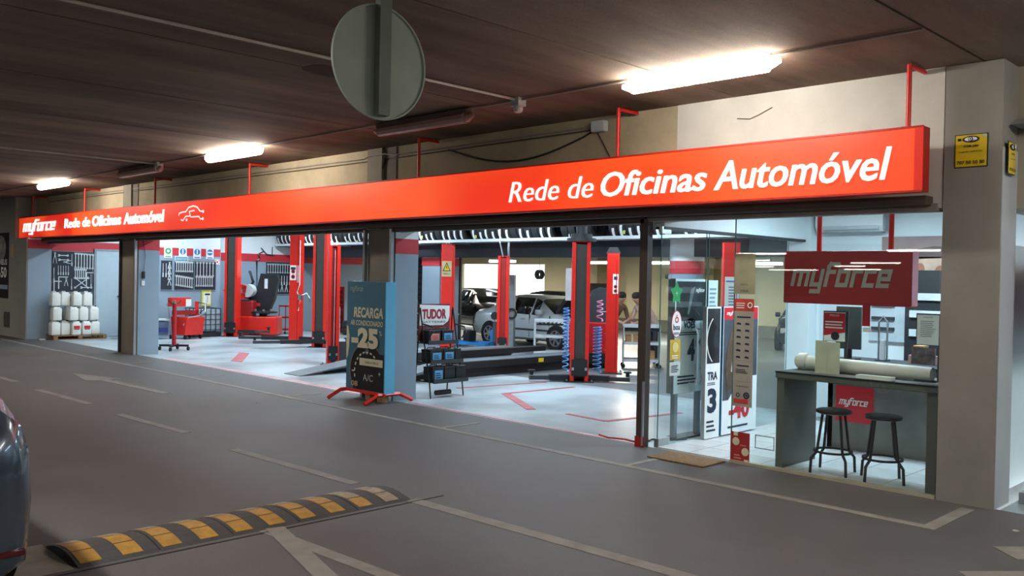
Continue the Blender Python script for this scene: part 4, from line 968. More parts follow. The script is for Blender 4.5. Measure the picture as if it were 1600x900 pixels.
# dark slatted shutter panel beyond
t = thing('roller_shutter', 'dark slatted shutter left of the middle pillar', 'shutter', (-21.9, 18.2, 0))
part('frame', BLK, t, -1.4, 0, 0, 1.6, .06, 2.8)
for i in range(13): part('slat', mat('slat_dark', '353b42', .3, .3), t, -1.3, -.03, .25+i*.18, 1.5, 0, .36+i*.18)
# black shelf tower behind pillar with sign helmet shapes
t = thing('parts_shelf', 'black wall shelf with small parts just right of the middle pillar', 'shelf', (-19.9, 15.5, 0))
part('back_panel', BLK, t, -.25, .2, 0, .35, .25, 2.3)
for z in (.4, .8, 1.2, 1.45, 1.7, 1.95, 2.2): part('board', GREY, t, -.25, -.1, z, .35, .2, z+.03)
for k_, z in enumerate((1.24, 1.49, 1.74, 1.99)):
    part('parts_row', LGREY if k_ % 2 else STEEL, t, -.2, -.08, z, .3, .1, z+.08)
t = thing('desk_fan', 'black round machine with white half disc behind the TUDOR header', 'machine', (-18.9, 15.0, 0))
part('stand', BLK, t, -.15, -.15, 0, .15, .15, .95); MB().bbox(-.3, -.2, .95, .3, .2, 1.3, .05).build('body', BLK, t, True)
MB().prism([(-.28+0, 1.3)]+[(-.28+.28-.28*math.cos(R_(a)), 1.3+.34*math.sin(R_(a))) for a in range(10, 171, 16)]+[(.28, 1.3)], 'y', -.1, .05).build('hood', LGREY, t, True)
MB().prism([(-.25, 1.7), (.2, 1.65), (.3, 2.1), (.05, 2.35), (-.25, 2.2)], 'y', .0, .08).build('arm_cover', DGREY, t); part('green_mark', SGN, t, -.05, -.21, 1.15, .12, -.2, 1.2)

# ================================================================== CARS
def car(label, loc, rz, paint, kind='sedan', glassm=CARGL, hood_open=False, detail=True, scale=1.0, dirt=None, name='car'):
    t = thing(name, label, 'car', loc, rz)
    # x, bottom, belt, top, half width, roof half width
    if kind == 'sedan':
        ST = [(-2.15, .36, .72, .74, .66, .6), (-2.08, .22, .86, .9, .80, .68), (-1.9, .2, .93, .98, .86, .72), (-1.55, .2, .94, 1.02, .87, .70), (-1.0, .2, .93, 1.36, .88, .56), (-.55, .2, .92, 1.42, .88, .58), (-.48, .2, .92, 1.43, .88, .58),
              (.25, .2, .90, 1.42, .88, .58), (.32, .2, .90, 1.41, .88, .58), (.55, .2, .9, 1.33, .88, .6), (1.12, .2, .88, .96, .87, .74), (1.7, .2, .78, .84, .84, .7), (2.0, .22, .66, .70, .78, .6), (2.12, .34, .56, .58, .62, .5)]
        gs = [(3, 4, 1), (4, 5, 2), (6, 7, 2), (8, 9, 2), (9, 10, 1)]
    else:
        ST = [(-2.1, .36, .80, .82, .66, .6), (-2.04, .2, .95, 1.0, .80, .68), (-1.96, .18, 1.02, 1.12, .86, .70), (-1.7, .18, 1.03, 1.42, .88, .62), (-1.35, .18, 1.02, 1.47, .89, .62), (-.75, .18, 1.0, 1.5, .89, .62), (-.66, .18, 1.0, 1.5, .89, .62),
              (.2, .18, .98, 1.49, .89, .62), (.28, .18, .98, 1.48, .89, .62), (.6, .18, .97, 1.36, .89, .64), (1.2, .18, .95, 1.02, .87, .76), (1.75, .2, .84, .9, .84, .7), (2.0, .22, .7, .74, .78, .6), (2.1, .34, .58, .6, .62, .5)]
        gs = [(2, 3, 1), (4, 5, 2), (6, 7, 2), (8, 9, 2), (9, 10, 1)]
    gm = {a: k for a, b, k in gs}
    body = bmesh.new(); glb = bmesh.new()
    def ring(s):
        x, zb, ze, zt, w_, wr = s
        R2 = [(.84*w_, zb), (.97*w_, zb+.07), (1.0*w_, zb+(ze-zb)*.5), (.985*w_, zb+(ze-zb)*.8), (.93*w_, ze), (wr, zt-.05*(zt-ze)/.45-.004), (wr*.86, zt), (wr*.4, zt+.012), (0, zt+.016)]
        return [(x, -a, b) for a, b in R2]+[(x, a, b) for a, b in R2[-2::-1]]
    rings = [ring(s) for s in ST]; V = [[body.verts.new(p) for p in r] for r in rings]; N = len(rings[0])
    for i in range(len(V)-1):
        k = gm.get(i, 0)
        for j in range(N-1):
            g = (k == 2 and j in (4, 11)) or (k == 1 and (j in (5, 6, 7, 8, 9, 10)))
            if k == 1 and j in (4, 11) : g = False
            if g:
                a = [Vector(p) for p in (rings[i][j], rings[i][j+1], rings[i+1][j+1], rings[i+1][j])]
                glb.faces.new([glb.verts.new(p) for p in a])
            else: body.faces.new((V[i][j], V[i][j+1], V[i+1][j+1], V[i+1][j]))
        body.faces.new((V[i][N-1], V[i][0], V[i+1][0], V[i+1][N-1]))
    body.faces.new(V[0]); body.faces.new(V[-1][::-1])
    for b_, nm, m in ((body, 'body', paint), (glb, 'windows', glassm)):
        if nm == 'windows': bmesh.ops.remove_doubles(b_, verts=b_.verts[:], dist=.0005)
        bmesh.ops.recalc_face_normals(b_, faces=b_.faces[:]); me = bpy.data.meshes.new(nm); b_.to_mesh(me); b_.free()
        for p in me.polygons: p.use_smooth = True
        me.set_sharp_from_angle(angle=R_(38)); me.materials.append(m); o = bpy.data.objects.new(nm, me); C.objects.link(o); o.parent = t
        if nm == 'windows':
            s_ = o.modifiers.new('thick', 'SOLIDIFY'); s_.thickness = .01
    for sx in (-1.32, 1.32):
        for s in (-1, 1):
            MB().cyl((sx, s*.80, .31), (sx, s*.893, .31), .355, n=28).build('wheel_arch', BLK, t)
            w_ = MB().lathe([(.2, -.09), (.29, -.1), (.31, -.07), (.31, .07), (.29, .1), (.2, .09)], 26, Matrix.Translation((sx, s*.82, .31)) @ Matrix.Rotation(PI/2, 4, 'X'), closed=True).build('tyre', RUB, t, True)
            b = MB(); b.lathe([(.19, -.01), (.215, -.01), (.215, .012), (.19, .012)], 24, Matrix.Translation((sx, s*.905, .31)) @ Matrix.Rotation(PI/2, 4, 'X'), closed=True)
            for q in range(6):
                M = Matrix.Translation((sx, s*.905, .31)) @ Matrix.Rotation(q*PI/3+.3, 4, 'Y'); b.box(-.025, -.012, .02, .025, .012, .2, M)
            b.cyl((sx, s*.89, .31), (sx, s*.925, .31), .045).build('rim', STEEL, w_)
    for s in (-1, 1):
        MB().bbox(.62 if kind == 'sedan' else .68, s*.93-.07, .92, .82, s*.93+.07, 1.06, .03).build('mirror', paint, t, True)
        MB().bbox(2.02, s*.55-.16, .52, 2.1, s*.55+.12, .66, .02).build('headlight', mat('lamp_clear', 'd8dde0', .1, .3, var=0), t, True)
        (MB().bbox(-2.12, s*.62-.13, .68, -2.0, s*.62+.16, .86, .02) if kind == 'sedan' else MB().bbox(-2.03, s*.60-.06, .98, -1.955, s*.60+.1, 1.10, .02)).build('tail_lamp', mat('lamp_red', '9c1622', .15, var=0), t, True)
        for x in (-.51, .28, 1.05): MB().box(x, s*.862-.012, .3, x+.008, s*.862+.022, .9).build('door_gap', BLK, t)
        for x in (-.35, .45)[:2]: MB().box(x-.5 if x > 0 else x-.45, s*.862-.0, .78, x-.36 if x > 0 else x-.31, s*.862+s*.03, .81).build('door_handle', paint, t)
        MB().box(-1.3, s*.88-.012, .48, 1.0, s*.88+.012, .52).build('side_strip', DGREY if paint != BLK else GREY, t)
    for sx, nm in ((-2.13, 'rear_plate'), (2.12, 'front_plate')):
        pl = part(nm, WHT, t, sx-.01, -.26, .44, sx+.01, .26, .55)
        if sx > 0: P = Panel((sx+.01, 0, 0), (0, 1, 0), (0, 0, 1), pl)
        else: P = Panel((sx-.01, 0, 0), (0, -1, 0), (0, 0, 1), pl)
        P.polys([[(-.2+i*.075, .465), (-.15+i*.075, .465), (-.15+i*.075, .525), (-.2+i*.075, .525)] for i in range(6)], INK, 'plate_print')
    MB().bbox(2.06, -.4, .6, 2.11, .4, .64, .01).build('grille', BLK, t)
    if hood_open:
        MB().prism([(1.08, 1.0), (1.14, .95), (1.82, 1.6), (1.88, 1.8), (1.76, 1.77)], 'y', -.68, .68).build('open_bonnet', mat('bonnet_inner', '2c3034', .5), t)
        part('engine_bay', BLK, t, 1.2, -.6, .6, 1.95, .6, .93); MB().cyl((1.9, -.6, .8), (1.75, -.6, 1.3), .01).build('bonnet_stay', STEEL, t)
    return t
SILV = mat('car_silver', 'c6d2d8', .3, .1, var=.02, coat=.6)
DKB = mat('car_dark', '23282e', .2, .4, var=.02, coat=.6)
car('silver saloon car with bonnet raised on the far side of the workshop', (-17.2, 18.62, 0), R_(-2), SILV, 'sedan', hood_open=True)
car('dark car seen end-on with a number plate behind the warning-triangle post', (-23.5, 22.3, 0), R_(-20), DKB, 'hatch')
car('dark car in profile against the bright exit behind the silver car', (-22.6, 25.3, 0), R_(2), DKB, 'sedan')
car('dark car with white plate seen through the office glass left of the counter', (-12.3, 25.0, 0), R_(-68), mat('car_graphite', '2a2a2e', .25, .4, coat=.5), 'hatch')
# foreground car
FGP = mat('car_blue_grey', '505d6c', .25, .55, var=.03, coat=.8)
fg = car('blue-grey car whose rear corner enters at the left edge of the road', (-7.45, .83, 0), PI, FGP, 'hatch')
MB().bbox(-2.08, -.80, .31, -2.0, -.62, .35, .01).build('rear_reflector', mat('lamp_dark_red', '5c1c24', .15), fg, True)
MB().bbox(-2.10, -.62, .86, -2.06, .62, .90, .01).build('chrome_strip', CHR, fg, True)

# ================================================================== WORKSHOP EQUIPMENT, REAR
t = thing('trolley_jack', 'blue floor crane with tall steel handle left of the silver car', 'crane', (-17.7, 16.5, 0), R_(20))
for y in (-.25, .25): part('leg', BLUE, t, -.7, y-.05, .08, .5, y+.05, .16)
part('cross_beam', BLUE, t, .4, -.3, .08, .5, .3, .18); part('mast', BLUE, t, .42, -.05, .18, .52, .05, .5)
MB().tube([(.5, 0, .4), (.55, 0, 1.0), (.58, 0, 1.35)], .016).build('pump_handle', STEEL, t, True)
for x in (-.65, .45):
    for y in (-.25, .25): b = MB(); wheel(b, x, y, .04).build('castor', RUB, t, True)
tag(MB().bbox(-18.1, 16.35, .17, -17.85, 16.62, .45, .02).build('tool_case', BLK, None), 'small black case on the blue crane base', 'case')
t = thing('gas_analyser', 'narrow grey cabinet left of the thin red post, round hose on its side', 'cabinet', (-17.0, 17.0, 0), R_(38))
MB().bbox(-.16, -.2, .05, .16, .2, 1.98, .02).build('cabinet', GREY, t); MB().cyl((-.05, -.2, 1.98), (-.05, -.2, 2.04), .03).build('knob', BLK, t)
MB().lathe([(.10, -.03), (.15, -.03), (.15, .03), (.10, .03)], 18, Matrix.Translation((.1, -.24, .95)) @ Matrix.Rotation(PI/2, 4, 'X'), closed=True).build('hose_reel', BLK, t)
part('plinth', BLK, t, -.16, -.2, 0, .16, .2, .05)
t = thing('cable_reel', 'dark bunch of cable hung right of the thin red post', 'cable', (-15.9, 17.0, 2.0))
MB().lathe([(.06, -.05), (.13, -.06), (.13, .06), (.06, .05)], 10, Matrix.Rotation(PI/2, 4, 'X'), closed=True).build('coil', DGREY, t); MB().cyl((0, 0, .1), (0, 0, .82), .01).build('hook', STEEL, t)
def trolley(label, loc, rz, L=.75, W=.42, H=.9, m=LGREY, shelves=3, stuff=True):
    t = thing('tool_trolley', label, 'trolley', loc, R_(rz))
    for i in range(shelves):
        z = .14+i*(H-.18)/(shelves-1)
        MB().box(-L/2, -W/2, z, L/2, W/2, z+.02).box(-L/2, -W/2, z+.02, L/2, -W/2+.01, z+.06).box(-L/2, W/2-.01, z+.02, L/2, W/2, z+.06).build('shelf', m, t)
    for x in (-L/2, L/2-.025):
        for y in (-W/2, W/2-.025):
            part('upright', m, t, x, y, .09, x+.025, y+.025, H); b = MB(); wheel(b, x+.012, y+.012, .045).build('castor', RUB, t, True)
    return t
trolley('grey three-shelf trolley in front of the silver car', (-14.3, 15.7, 0), 40, .75, .42, .92)
t = thing('tool_tray', 'black tray of small tools on the trolley before the silver car', 'tray', (-14.3, 15.7, .80), R_(40))
part('tray', BLK, t, -.32, -.18, 0, .32, .18, .03)
for i in range(6): MB().cyl((-.28+i*.1, -.14, .04), (-.24+i*.1, .12, .045+i*.004), .012, n=6).build('tool', STEEL, t)
trolley('grey three-shelf trolley of parts where two people lean, behind the shutter post', (-11.75, 15.85, 0), 40, .8, .45, .92)
t = thing('tool_tray', 'black tray of tools on the trolley where the two people lean', 'tray', (-11.75, 15.85, .80), R_(40))
part('tray', BLK, t, -.38, -.19, 0, .38, .19, .08); 
for i in range(5): MB().cyl((-.3+i*.13, -.14, .09), (-.26+i*.13, .12, .1), .014, n=6).build('tool', STEEL, t)
for i, (dx, z, lb) in enumerate(((-.2, .51, 'upper'), (.15, .17, 'lower'))):
    t = thing('carton', 'brown carton on the %s shelf of the trolley behind the post' % lb, 'box', (-11.75+dx*.77, 15.85+dx*.64, z), R_(40)); MB().bbox(-.14, -.12, 0, .14, .12, .2, .006).build('box', CARD, t); part('tape', mat('tape', 'c8b48a', .4), t, -.02, -.121, .0, .02, .121, .202)
t = thing('wheel_balancer', 'red wheel balancer with dark hood between the two right lift posts', 'balancer', (-12.5, 15.15, 0), R_(40))
MB().bbox(-.55, -.3, .12, .5, .3, .98, .03).build('cabinet', mat('cabinet_red', 'c41e24', .4), t); part('plinth', BLK, t, -.5, -.28, 0, .45, .28, .12)
MB().prism([(-.12, .98), (-.12, 1.5), (-.06, 1.66), (.1, 1.73), (.36, 1.71), (.46, 1.6), (.5, .98)], 'y', -.2, .22).build('hood', mat('hood_slate', '39444c', .4), t)
part('hood_rim', LGREY, t, .05, -.22, 1.2, .4, -.2, 1.22); 
for z in (.78, .42):
    M = Matrix.Translation((.33, -.31, z)); b = MB()
    for a in range(5): b.prism([(0, .02), (.13, 0), (0, -.02)], 'y', -.015, .01, M @ Matrix.Rotation(a*2*PI/5+.3, 4, 'Y'))
    b.build('centring_cone', STEEL, t)
part('drive_motor', BLK, t, -.45, -.42, .1, .3, -.31, .32)
t = thing('waste_bin', 'teal plastic bin seen through glass right of the shutter post', 'bin', (-11.9, 18.4, 0), R_(20))
MB().prism([(-.27, 0), (.27, 0), (.33, .85), (-.33, .85)], 'y', -.3, .3).build('body', TEALG, t); MB().bbox(-.35, -.33, .85, .35, .33, .91, .02).build('lid', TEALG, t)
t = thing('workbench', 'low cardboard-filled workbench left of the silver car rear', 'bench', (-20.1, 17.1, 0), R_(15))
part('top', mat('bench_top', '8f979a', .4), t, -.6, -.3, .78, .6, .3, .82); part('shelf', GREY, t, -.58, -.28, .3, .58, .28, .33); part('box_front', CARD, t, -.1, -.28, .33, .56, .25, .76)
for x in (-.58, .55):
    for y in (-.28, .25): part('leg', GREY, t, x, y, 0, x+.03, y+.03, .78)

# ---------------- two people leaning over the trolley
def figure(name, label, loc, rz, J, E_, cols, zsplit, hair):
    """J: joints (pos, radius); E_: edges; body grown with a skin modifier then baked"""
    t = thing(name, label, 'person', loc, rz)
    me = bpy.data.meshes.new('body'); me.from_pydata([j[0] for j in J], E_, []); o = bpy.data.objects.new('body', me); C.objects.link(o)
    sk = o.modifiers.new('skin', 'SKIN'); o.modifiers.new('sub', 'SUBSURF').levels = 2
    for i, j in enumerate(J): me.skin_vertices[0].data[i].radius = (j[1], j[1]); 
    me.skin_vertices[0].data[0].use_root = True
    bpy.context.view_layer.update(); dg = bpy.context.evaluated_depsgraph_get()
    m2 = bpy.data.meshes.new_from_object(o.evaluated_get(dg)); bpy.data.objects.remove(o)
    b = bpy.data.objects.new('body', m2); C.objects.link(b); b.parent = t; m2.materials.clear()
    for c_ in cols: m2.materials.append(c_)
    for p in m2.polygons: p.use_smooth = True; p.material_index = zsplit(p.center)
    return t
SKIN = mat('skin', 'c09078', .6); HAIR = mat('hair', '2a211c', .8); 
def leaning(name, label, loc, rz, shirt, trousers, sk_arms, crouch=.0):
    J = [((0,0,.86),.15), ((.10,0,1.04),.15), ((.27,0,1.22),.16), ((.40,0,1.32),.10), ((.47,0,1.39),.055), ((.53,0,1.46),.085), ((.56,0,1.53),.09),
         ((0,.10,.82),.10), ((.02,.12,.45),.07), ((-.02,.12,.10),.045), ((.12,.13,.03),.04),
         ((0,-.10,.82),.10), ((-.06,-.12,.45),.07), ((-.14,-.12,.10),.045), ((0,-.13,.03),.04),
         ((.38,.19,1.28),.06), ((.42,.24,1.03),.045), ((.66,.18,.95),.033), ((.74,.16,.94),.03),
         ((.38,-.19,1.28),.06), ((.44,-.24,1.03),.045), ((.68,-.16,.97),.033), ((.76,-.13,.95),.03)]
    E_ = [(0,1),(1,2),(2,3),(3,4),(4,5),(5,6),(0,7),(7,8),(8,9),(9,10),(0,11),(11,12),(12,13),(13,14),(3,15),(15,16),(16,17),(17,18),(3,19),(19,20),(20,21),(21,22)]
    base = 18
    for s, hb in ((1, 18), (-1, 22)):     # five fingers per hand
        hx, hy, hz = J[hb][0]
        for q in range(4):
            k = len(J); fy = (q-1.5)*.02
            J += [((hx+.035, hy+fy, hz-.004), .0095), ((hx+.065, hy+fy*1.1, hz-.012-.003*q), .009), ((hx+.085-.004*abs(q-1), hy+fy*1.1, hz-.032), .008)]; E_ += [(hb, k), (k, k+1), (k+1, k+2)]
        k = len(J); J += [((hx+.01, hy-s*.035, hz-.004), .011), ((hx+.04, hy-s*.05, hz-.012), .009)]; E_ += [(hb, k), (k, k+1)]
    def zs(c):
        if c.z > 1.40: return 0
        if c.z < .09: return 3
        if c.z < .86 and c.x < .35: return 2
        if c.x > .5 or (sk_arms and abs(c.y) > .2 and c.z < 1.2): return 0
        return 1
    t = figure(name, label, loc, rz, J, E_, [SKIN, shirt, trousers, BLK], zs, HAIR)
    h = MB().lathe([(.0, -.02), (.09, .0), (.108, .04), (.10, .09), (.06, .13), (.0, .14)], 16, Matrix.Translation((.535, 0, 1.50)) @ Matrix.Rotation(.1, 4, 'Y')).build('hair', HAIR, t, True)
    for s in (-1, 1):
        MB().lathe([(0, -.01), (.012, 0), (0, .01)], 8, Matrix.Translation((.638, s*.032, 1.51))).build('eye', INK, t, True)
        MB().lathe([(0, -.03), (.014, 0), (0, .03)], 8, Matrix.Translation((.55, s*.10, 1.49))).build('ear', SKIN, t, True)
    MB().lathe([(0, -.025), (.014, -.01), (0, .03)], 8, Matrix.Translation((.652, 0, 1.485))).build('nose', SKIN, t, True)
    part('mouth', mat('lips', '8c4a40', .6), t, .63, -.02, 1.445, .642, .02, 1.452)
    return t
leaning('person', 'person in brown jacket bending over the trolley right of the plain lift post', (-13.12, 16.45, 0), R_(-22), mat('jacket_brown', '7a5f4a', .9, var=.15), DGREY, False)
leaning('person', 'dark-haired bare-armed person facing left at the trolley behind shutter post', (-12.14, 16.84, 0), R_(258), mat('shirt_light', 'c9b3a4', .9), DGREY, True)
# ================================================================== DOOR, BOARDS, OFFICE
gd = thing('glass_door', 'frameless glass door opened inwards beside the shutter post, with long steel handle', 'door', (-6.0, 8.44, 0))
MB().box(-.005, .0, .02, .005, .93, 2.5).build('glass', GLS, gd)
MB().box(-.006, .93, .02, .006, .934, 2.5).box(-.006, -.004, .02, .006, 0, 2.5).build('glass_edge', EDGE, gd)
hn = MB().tube([(.05, .76, .68), (.07, .76, .70), (.075, .76, .74), (.075, .76, 1.27), (.07, .76, 1.31), (.05, .76, 1.33), (.006, .76, 1.33)], .013).tube([(.05, .76, .68), (.006, .76, .68)], .013).build('handle', STEEL, gd, True)
MB().tube([(.05, .66, .68), (.07, .66, .70), (.075, .66, .74), (.075, .66, 1.27), (.07, .66, 1.31), (.05, .66, 1.33), (.006, .66, 1.33)], .013).tube([(.05, .66, .68), (.006, .66, .68)], .013).build('handle', STEEL, gd, True)
MB().box(-.03, -.02, 0, .03, .2, .1).box(-.02, -.02, 2.44, .02, .16, 2.52).build('pivot_fitting', STEEL, gd)
MB().cyl((.006, .1, 1.95), (.05, .1, 1.95), .03).build('lock', STEEL, gd, True)
P = Panel((.006, 0, 0), *XN, gd)
star = [(.31+(.13 if i % 2 == 0 else .075)*math.cos(R_(90+36*i)), 1.76+(.15 if i % 2 == 0 else .085)*math.sin(R_(90+36*i))) for i in range(10)]
P.poly(star, SGN, 'star_sticker', 1); P.text('+', .29, 1.73, .33, 1.79, mat('ink_palegreen', '9fe0b0', .5, var=0), 'sticker_text', 2)
P.disc(.32, 1.40, .105, INKR, 'oval_sticker', 1, ry=.16); P.disc(.32, 1.40, .095, WHT, 'oval_sticker', 2, ry=.15)
P.ring(.32, 1.45, .022, .036, INKR, 'oval_sticker', 3); P.rect(.31, 1.49, .325, 1.51, INKR, 'oval_sticker', 3); P.text('boa', .25, 1.33, .385, 1.40, INKB, 'sticker_text', 3, bold=.02); P.lines(.26, 1.28, .38, 1.31, 2, INKB, 'sticker_text', 3)
P.rect(.2, .98, .41, 1.22, mat('sticker_gold', 'c9a83c', .5), 'gold_sticker', 1); P.disc(.305, 1.13, .06, mat('sticker_gold_pale', 'e2cf8a', .5, var=0), 'gold_sticker', 2); P.lines(.24, 1.0, .37, 1.05, 2, INKW, 'sticker_text', 2)
P.rect(.2, .8, .41, .96, mat('sticker_grey', 'c9cdc8', .5), 'white_sticker', 1); P.lines(.23, .84, .38, .93, 4, INKB, 'sticker_text', 2)

def board(name, label, X, y0, y1, z0, z1, th, front, side):
    t = thing(name, label, 'advertising board')
    MB().box(X-th, y0, z0, X, y1, z1).build('box', side, t); MB().box(X-.001, y0, z0, X+.004, y1, z1).build('face', front, t)
    return t, Panel((X+.004, 0, 0), *XN, t)
PHD = mat('photo_dark', '2a2d30', .5, var=.7, scale=5, detail=6); PHG = mat('photo_grey', '777a7a', .5, var=.5, scale=6, detail=6)
t, P = board('wiper_board', 'white board with dark photo and big 4 seen through the open glass door', -6.15, 8.95, 9.62, .55, 1.93, .1, WHT, GREY)
P.rect(8.97, 1.42, 9.60, 1.90, PHD, 'photo'); P.poly([(9.2, 1.5), (9.24, 1.5), (9.36, 1.84), (9.27, 1.8)], PHG, 'wiper', 2); P.poly([(9.3, 1.6), (9.34, 1.58), (9.5, 1.46), (9.46, 1.5)], PHG, 'wiper', 2)
P.strokes('myforce', 9.38, 1.76, 9.56, 1.82, INKW, 'logo', 2, t=.3); P.poly([(8.97, 1.42), (9.3, 1.45), (9.45, 1.42), (9.55, 1.3), (9.6, 1.2), (9.6, 1.3), (9.6, 1.42)], INKW, 'curve', 1)
P.text('VOES', 9.13, 1.33, 9.38, 1.42, INKB, k=2, bold=.04); P.text('4', 9.22, .93, 9.38, 1.2, INKB, k=2, bold=.04); P.text(',99', 9.38, 1.1, 9.46, 1.18, INKB, k=2); P.text('\u20ac', 9.46, 1.12, 9.52, 1.19, INKB, k=2)
P.lines(9.0, 1.25, 9.5, 1.3, 2, INKB, k=2); P.text('B 4', 9.4, .8, 9.56, .88, INKB, k=2); P.lines(9.02, .66, 9.5, .78, 3, INKB, k=2)
for y in (9.0, 9.5): part('leg', GREY, t, -6.22, y, .02, -6.16, y+.06, .55)
part('foot', DGREY, t, -6.3, 8.98, 0, -6.1, 9.58, .02)
settle(t, (-6.15, 9.3, 0))
t, P = board('list_board', 'narrow white lettered sheet board right of the wiper board', -6.15, 9.66, 9.88, .9, 1.92, .04, WHT, GREY)
P.lines(9.69, 1.1, 9.85, 1.85, 14, mat('ink_faint', '98a4aa', .6, var=0)); part('stand', GREY, t, -6.19, 9.75, 0, -6.155, 9.79, .9); part('foot', GREY, t, -6.25, 9.68, 0, -6.1, 9.86, .015)
settle(t, (-6.15, 9.77, 0))
t, P = board('tyre_board', 'white board with tyre photo and big 3, partly behind the blue-edged board', -5.87, 9.20, 9.52, .02, 1.6, .05, WHT, GREY)
P.rect(9.22, .92, 9.50, 1.58, PHD, 'photo'); P.ring(9.55, 1.2, .2, .32, mat('tyre_print', '101214', .4), 'tyre_print', 2, 130, 230, 12); P.ring(9.55, 1.2, .33, .345, INKW, 'tyre_print', 2, 130, 230, 12)
P.text('TRA', 9.24, .72, 9.46, .82, INKB, k=1, bold=.04); P.text('3', 9.25, .32, 9.45, .62, INKB, k=1, bold=.05); P.lines(9.24, .66, 9.44, .7, 2, INKB); P.lines(9.24, .1, 9.44, .26, 3, INKB); settle(t, (-5.9, 9.3, 0))
t, P = board('discount_board', 'blue-edged board with a long-haired woman and red -40, standing inside the glass', -5.86, 9.56, 10.38, .03, 1.6, .09, WHT, mat('edge_teal', '1f7fa6', .4))
P.rect(9.57, 1.44, 10.37, 1.59, INKR, 'red_header'); P.strokes('myforce', 9.62, 1.485, 9.95, 1.545, INKW, 'logo', 2, t=.28)
P.poly([(9.57, .45), (9.57, 1.44), (10.37, 1.44), (10.37, .72), (10.1, .72), (9.85, .6), (9.7, .45)], mat('photo_room', '4a4f57', .5, var=.35, scale=3), 'photo', 1)
HR = mat('poster_hair', '5a4636', .6, var=.35, scale=8)
P.poly([(9.68, 1.18), (9.76, 1.33), (9.9, 1.36), (10.0, 1.28), (10.02, 1.1), (9.99, .9), (9.97, .72), (9.8, .62), (9.66, .55), (9.62, .8), (9.64, 1.0)], HR, 'hair', 2)
P.disc(9.86, 1.14, .085, SKIN, 'face', 3, ry=.13); P.poly([(9.78, 1.0), (9.94, 1.0), (9.98, .9), (9.9, .74), (9.74, .8)], mat('poster_blouse', 'c9c6c2', .6, var=.2), 'blouse', 3)
P.disc(9.83, 1.17, .012, INK, 'eye', 4, 8); P.disc(9.90, 1.17, .012, INK, 'eye', 4, 8); P.rect(9.84, 1.065, 9.89, 1.075, INKR, 'lips', 4)
P.text('B', 9.93, .66, 10.0, .77, INKW, k=4, bold=.03)
P.text('-40', 9.72, .2, 10.2, .46, INKR, k=2, bold=.04); P.lines(9.7, .1, 10.3, .15, 1, INKB, k=2); settle(t, (-5.9, 9.97, 0))
# stickers on fixed front glass
t = thing('glass_stickers', 'tall column of grey and red information stickers on the front glass', 'stickers')
P = Panel((0, 8.36, 0), *YN, t, .001); SKG = mat('sticker_greybeige', 'a8a59c', .6)
P.rect(-4.995, 1.60, -4.765, 1.73, mat('sticker_red', 'c8463f', .5), 'red_header'); P.lines(-4.97, 1.63, -4.86, 1.70, 3, INKW, k=2); P.ring(-4.81, 1.665, .02, .03, INKW, 'emblem', 2)
P.rect(-4.995, .60, -4.765, 1.60, SKG, 'panel')
P.rect(-4.96, 1.53, -4.8, 1.545, INKB, 'heading', 2)
for r in range(6):
    for c in range(2): P.polys([[(-4.965+c*.1, 1.46-r*.07), (-4.91+c*.1, 1.455-r*.07), (-4.915+c*.1, 1.475-r*.07), (-4.955+c*.1, 1.48-r*.07)]], INKB, 'brand_mark', 2)
for z in (1.08, .86): P.rect(-4.99, z, -4.77, z+.004, GREY, 'divider', 2)
P.rect(-4.95, 1.02, -4.81, 1.035, INKB, 'heading', 2); P.lines(-4.96, .95, -4.82, 1.0, 3, INKB, k=2); 
P.text('A FRANQUIA', -4.95, .80, -4.81, .82, INKB, k=2); P.ring(-4.93, .72, .015, .022, INKB, 'emblem', 2); P.ring(-4.83, .72, .02, .035, INKB, 'emblem', 2); P.disc(-4.83, .72, .012, INKB, 'emblem', 2)
P.rect(-4.98, .63, -4.81, .68, mat('sticker_red', 'c8463f', .5), 'red_strip', 2)
settle(t, (-4.88, 8.36, .52))
t = thing('glass_sticker', 'red sticker with cream circles low on the front glass', 'sticker')
P = Panel((0, 8.36, 0), *YN, t, .001); P.rect(-5.0, .01, -4.78, .33, mat('sticker_crimson', 'a92a2c', .5), 'panel')
for u, v in ((-4.94, .23), (-4.83, .13)): P.disc(u, v, .042, INKC, 'circle', 2)
P.rect(-4.97, .29, -4.92, .33, INKC, 'corner', 2); P.rect(-4.84, .01, -4.79, .05, INKC, 'corner', 2); P.lines(-4.96, .05, -4.87, .11, 2, mat('ink_rose', 'd98a86', .5, var=0), k=2); P.lines(-4.89, .19, -4.8, .21, 1, MC['ink_rose'], k=2)
settle(t, (-4.89, 8.36, .01))
t = thing('glass_sticker', 'beige notice sticker high on the glass above the red-headed column', 'sticker')
P = Panel((0, 8.36, 0), *YN, t, .001); P.rect(-5.0, 1.78, -4.76, 2.2, mat('sticker_clear', '9c9a80', .6), 'panel'); P.text('ABERTO', -4.93, 1.87, -4.84, 1.885, INKB, k=2); P.text('VISA', -4.93, 1.8, -4.83, 1.825, INKB, k=2)
settle(t, (-4.88, 8.36, 1.78))
t = thing('floor_frame_sticker', 'grey empty rectangle outline low on the front glass', 'sticker')
P = Panel((0, 8.36, 0), *YN, t, .001); P.polys([[(-4.72, .19), (-4.5, .19), (-4.5, .2), (-4.72, .2)], [(-4.72, .32), (-4.5, .32), (-4.5, .33), (-4.72, .33)], [(-4.72, .19), (-4.71, .19), (-4.71, .33), (-4.72, .33)], [(-4.51, .19), (-4.5, .19), (-4.5, .33), (-4.51, .33)]], GREY, 'outline'); settle(t, (-4.6, 8.36, .19))
# door mat
tag(settle(MB().bbox(-5.72, 7.86, 0.0, -5.02, 8.3, .018, .006).build('door_mat', mat('mat_brown', '7d6448', .95, var=.2, scale=30, bump=.4), None), (-5.37, 8.08, 0)), 'brown door mat on the asphalt before the open glass door', 'mat')
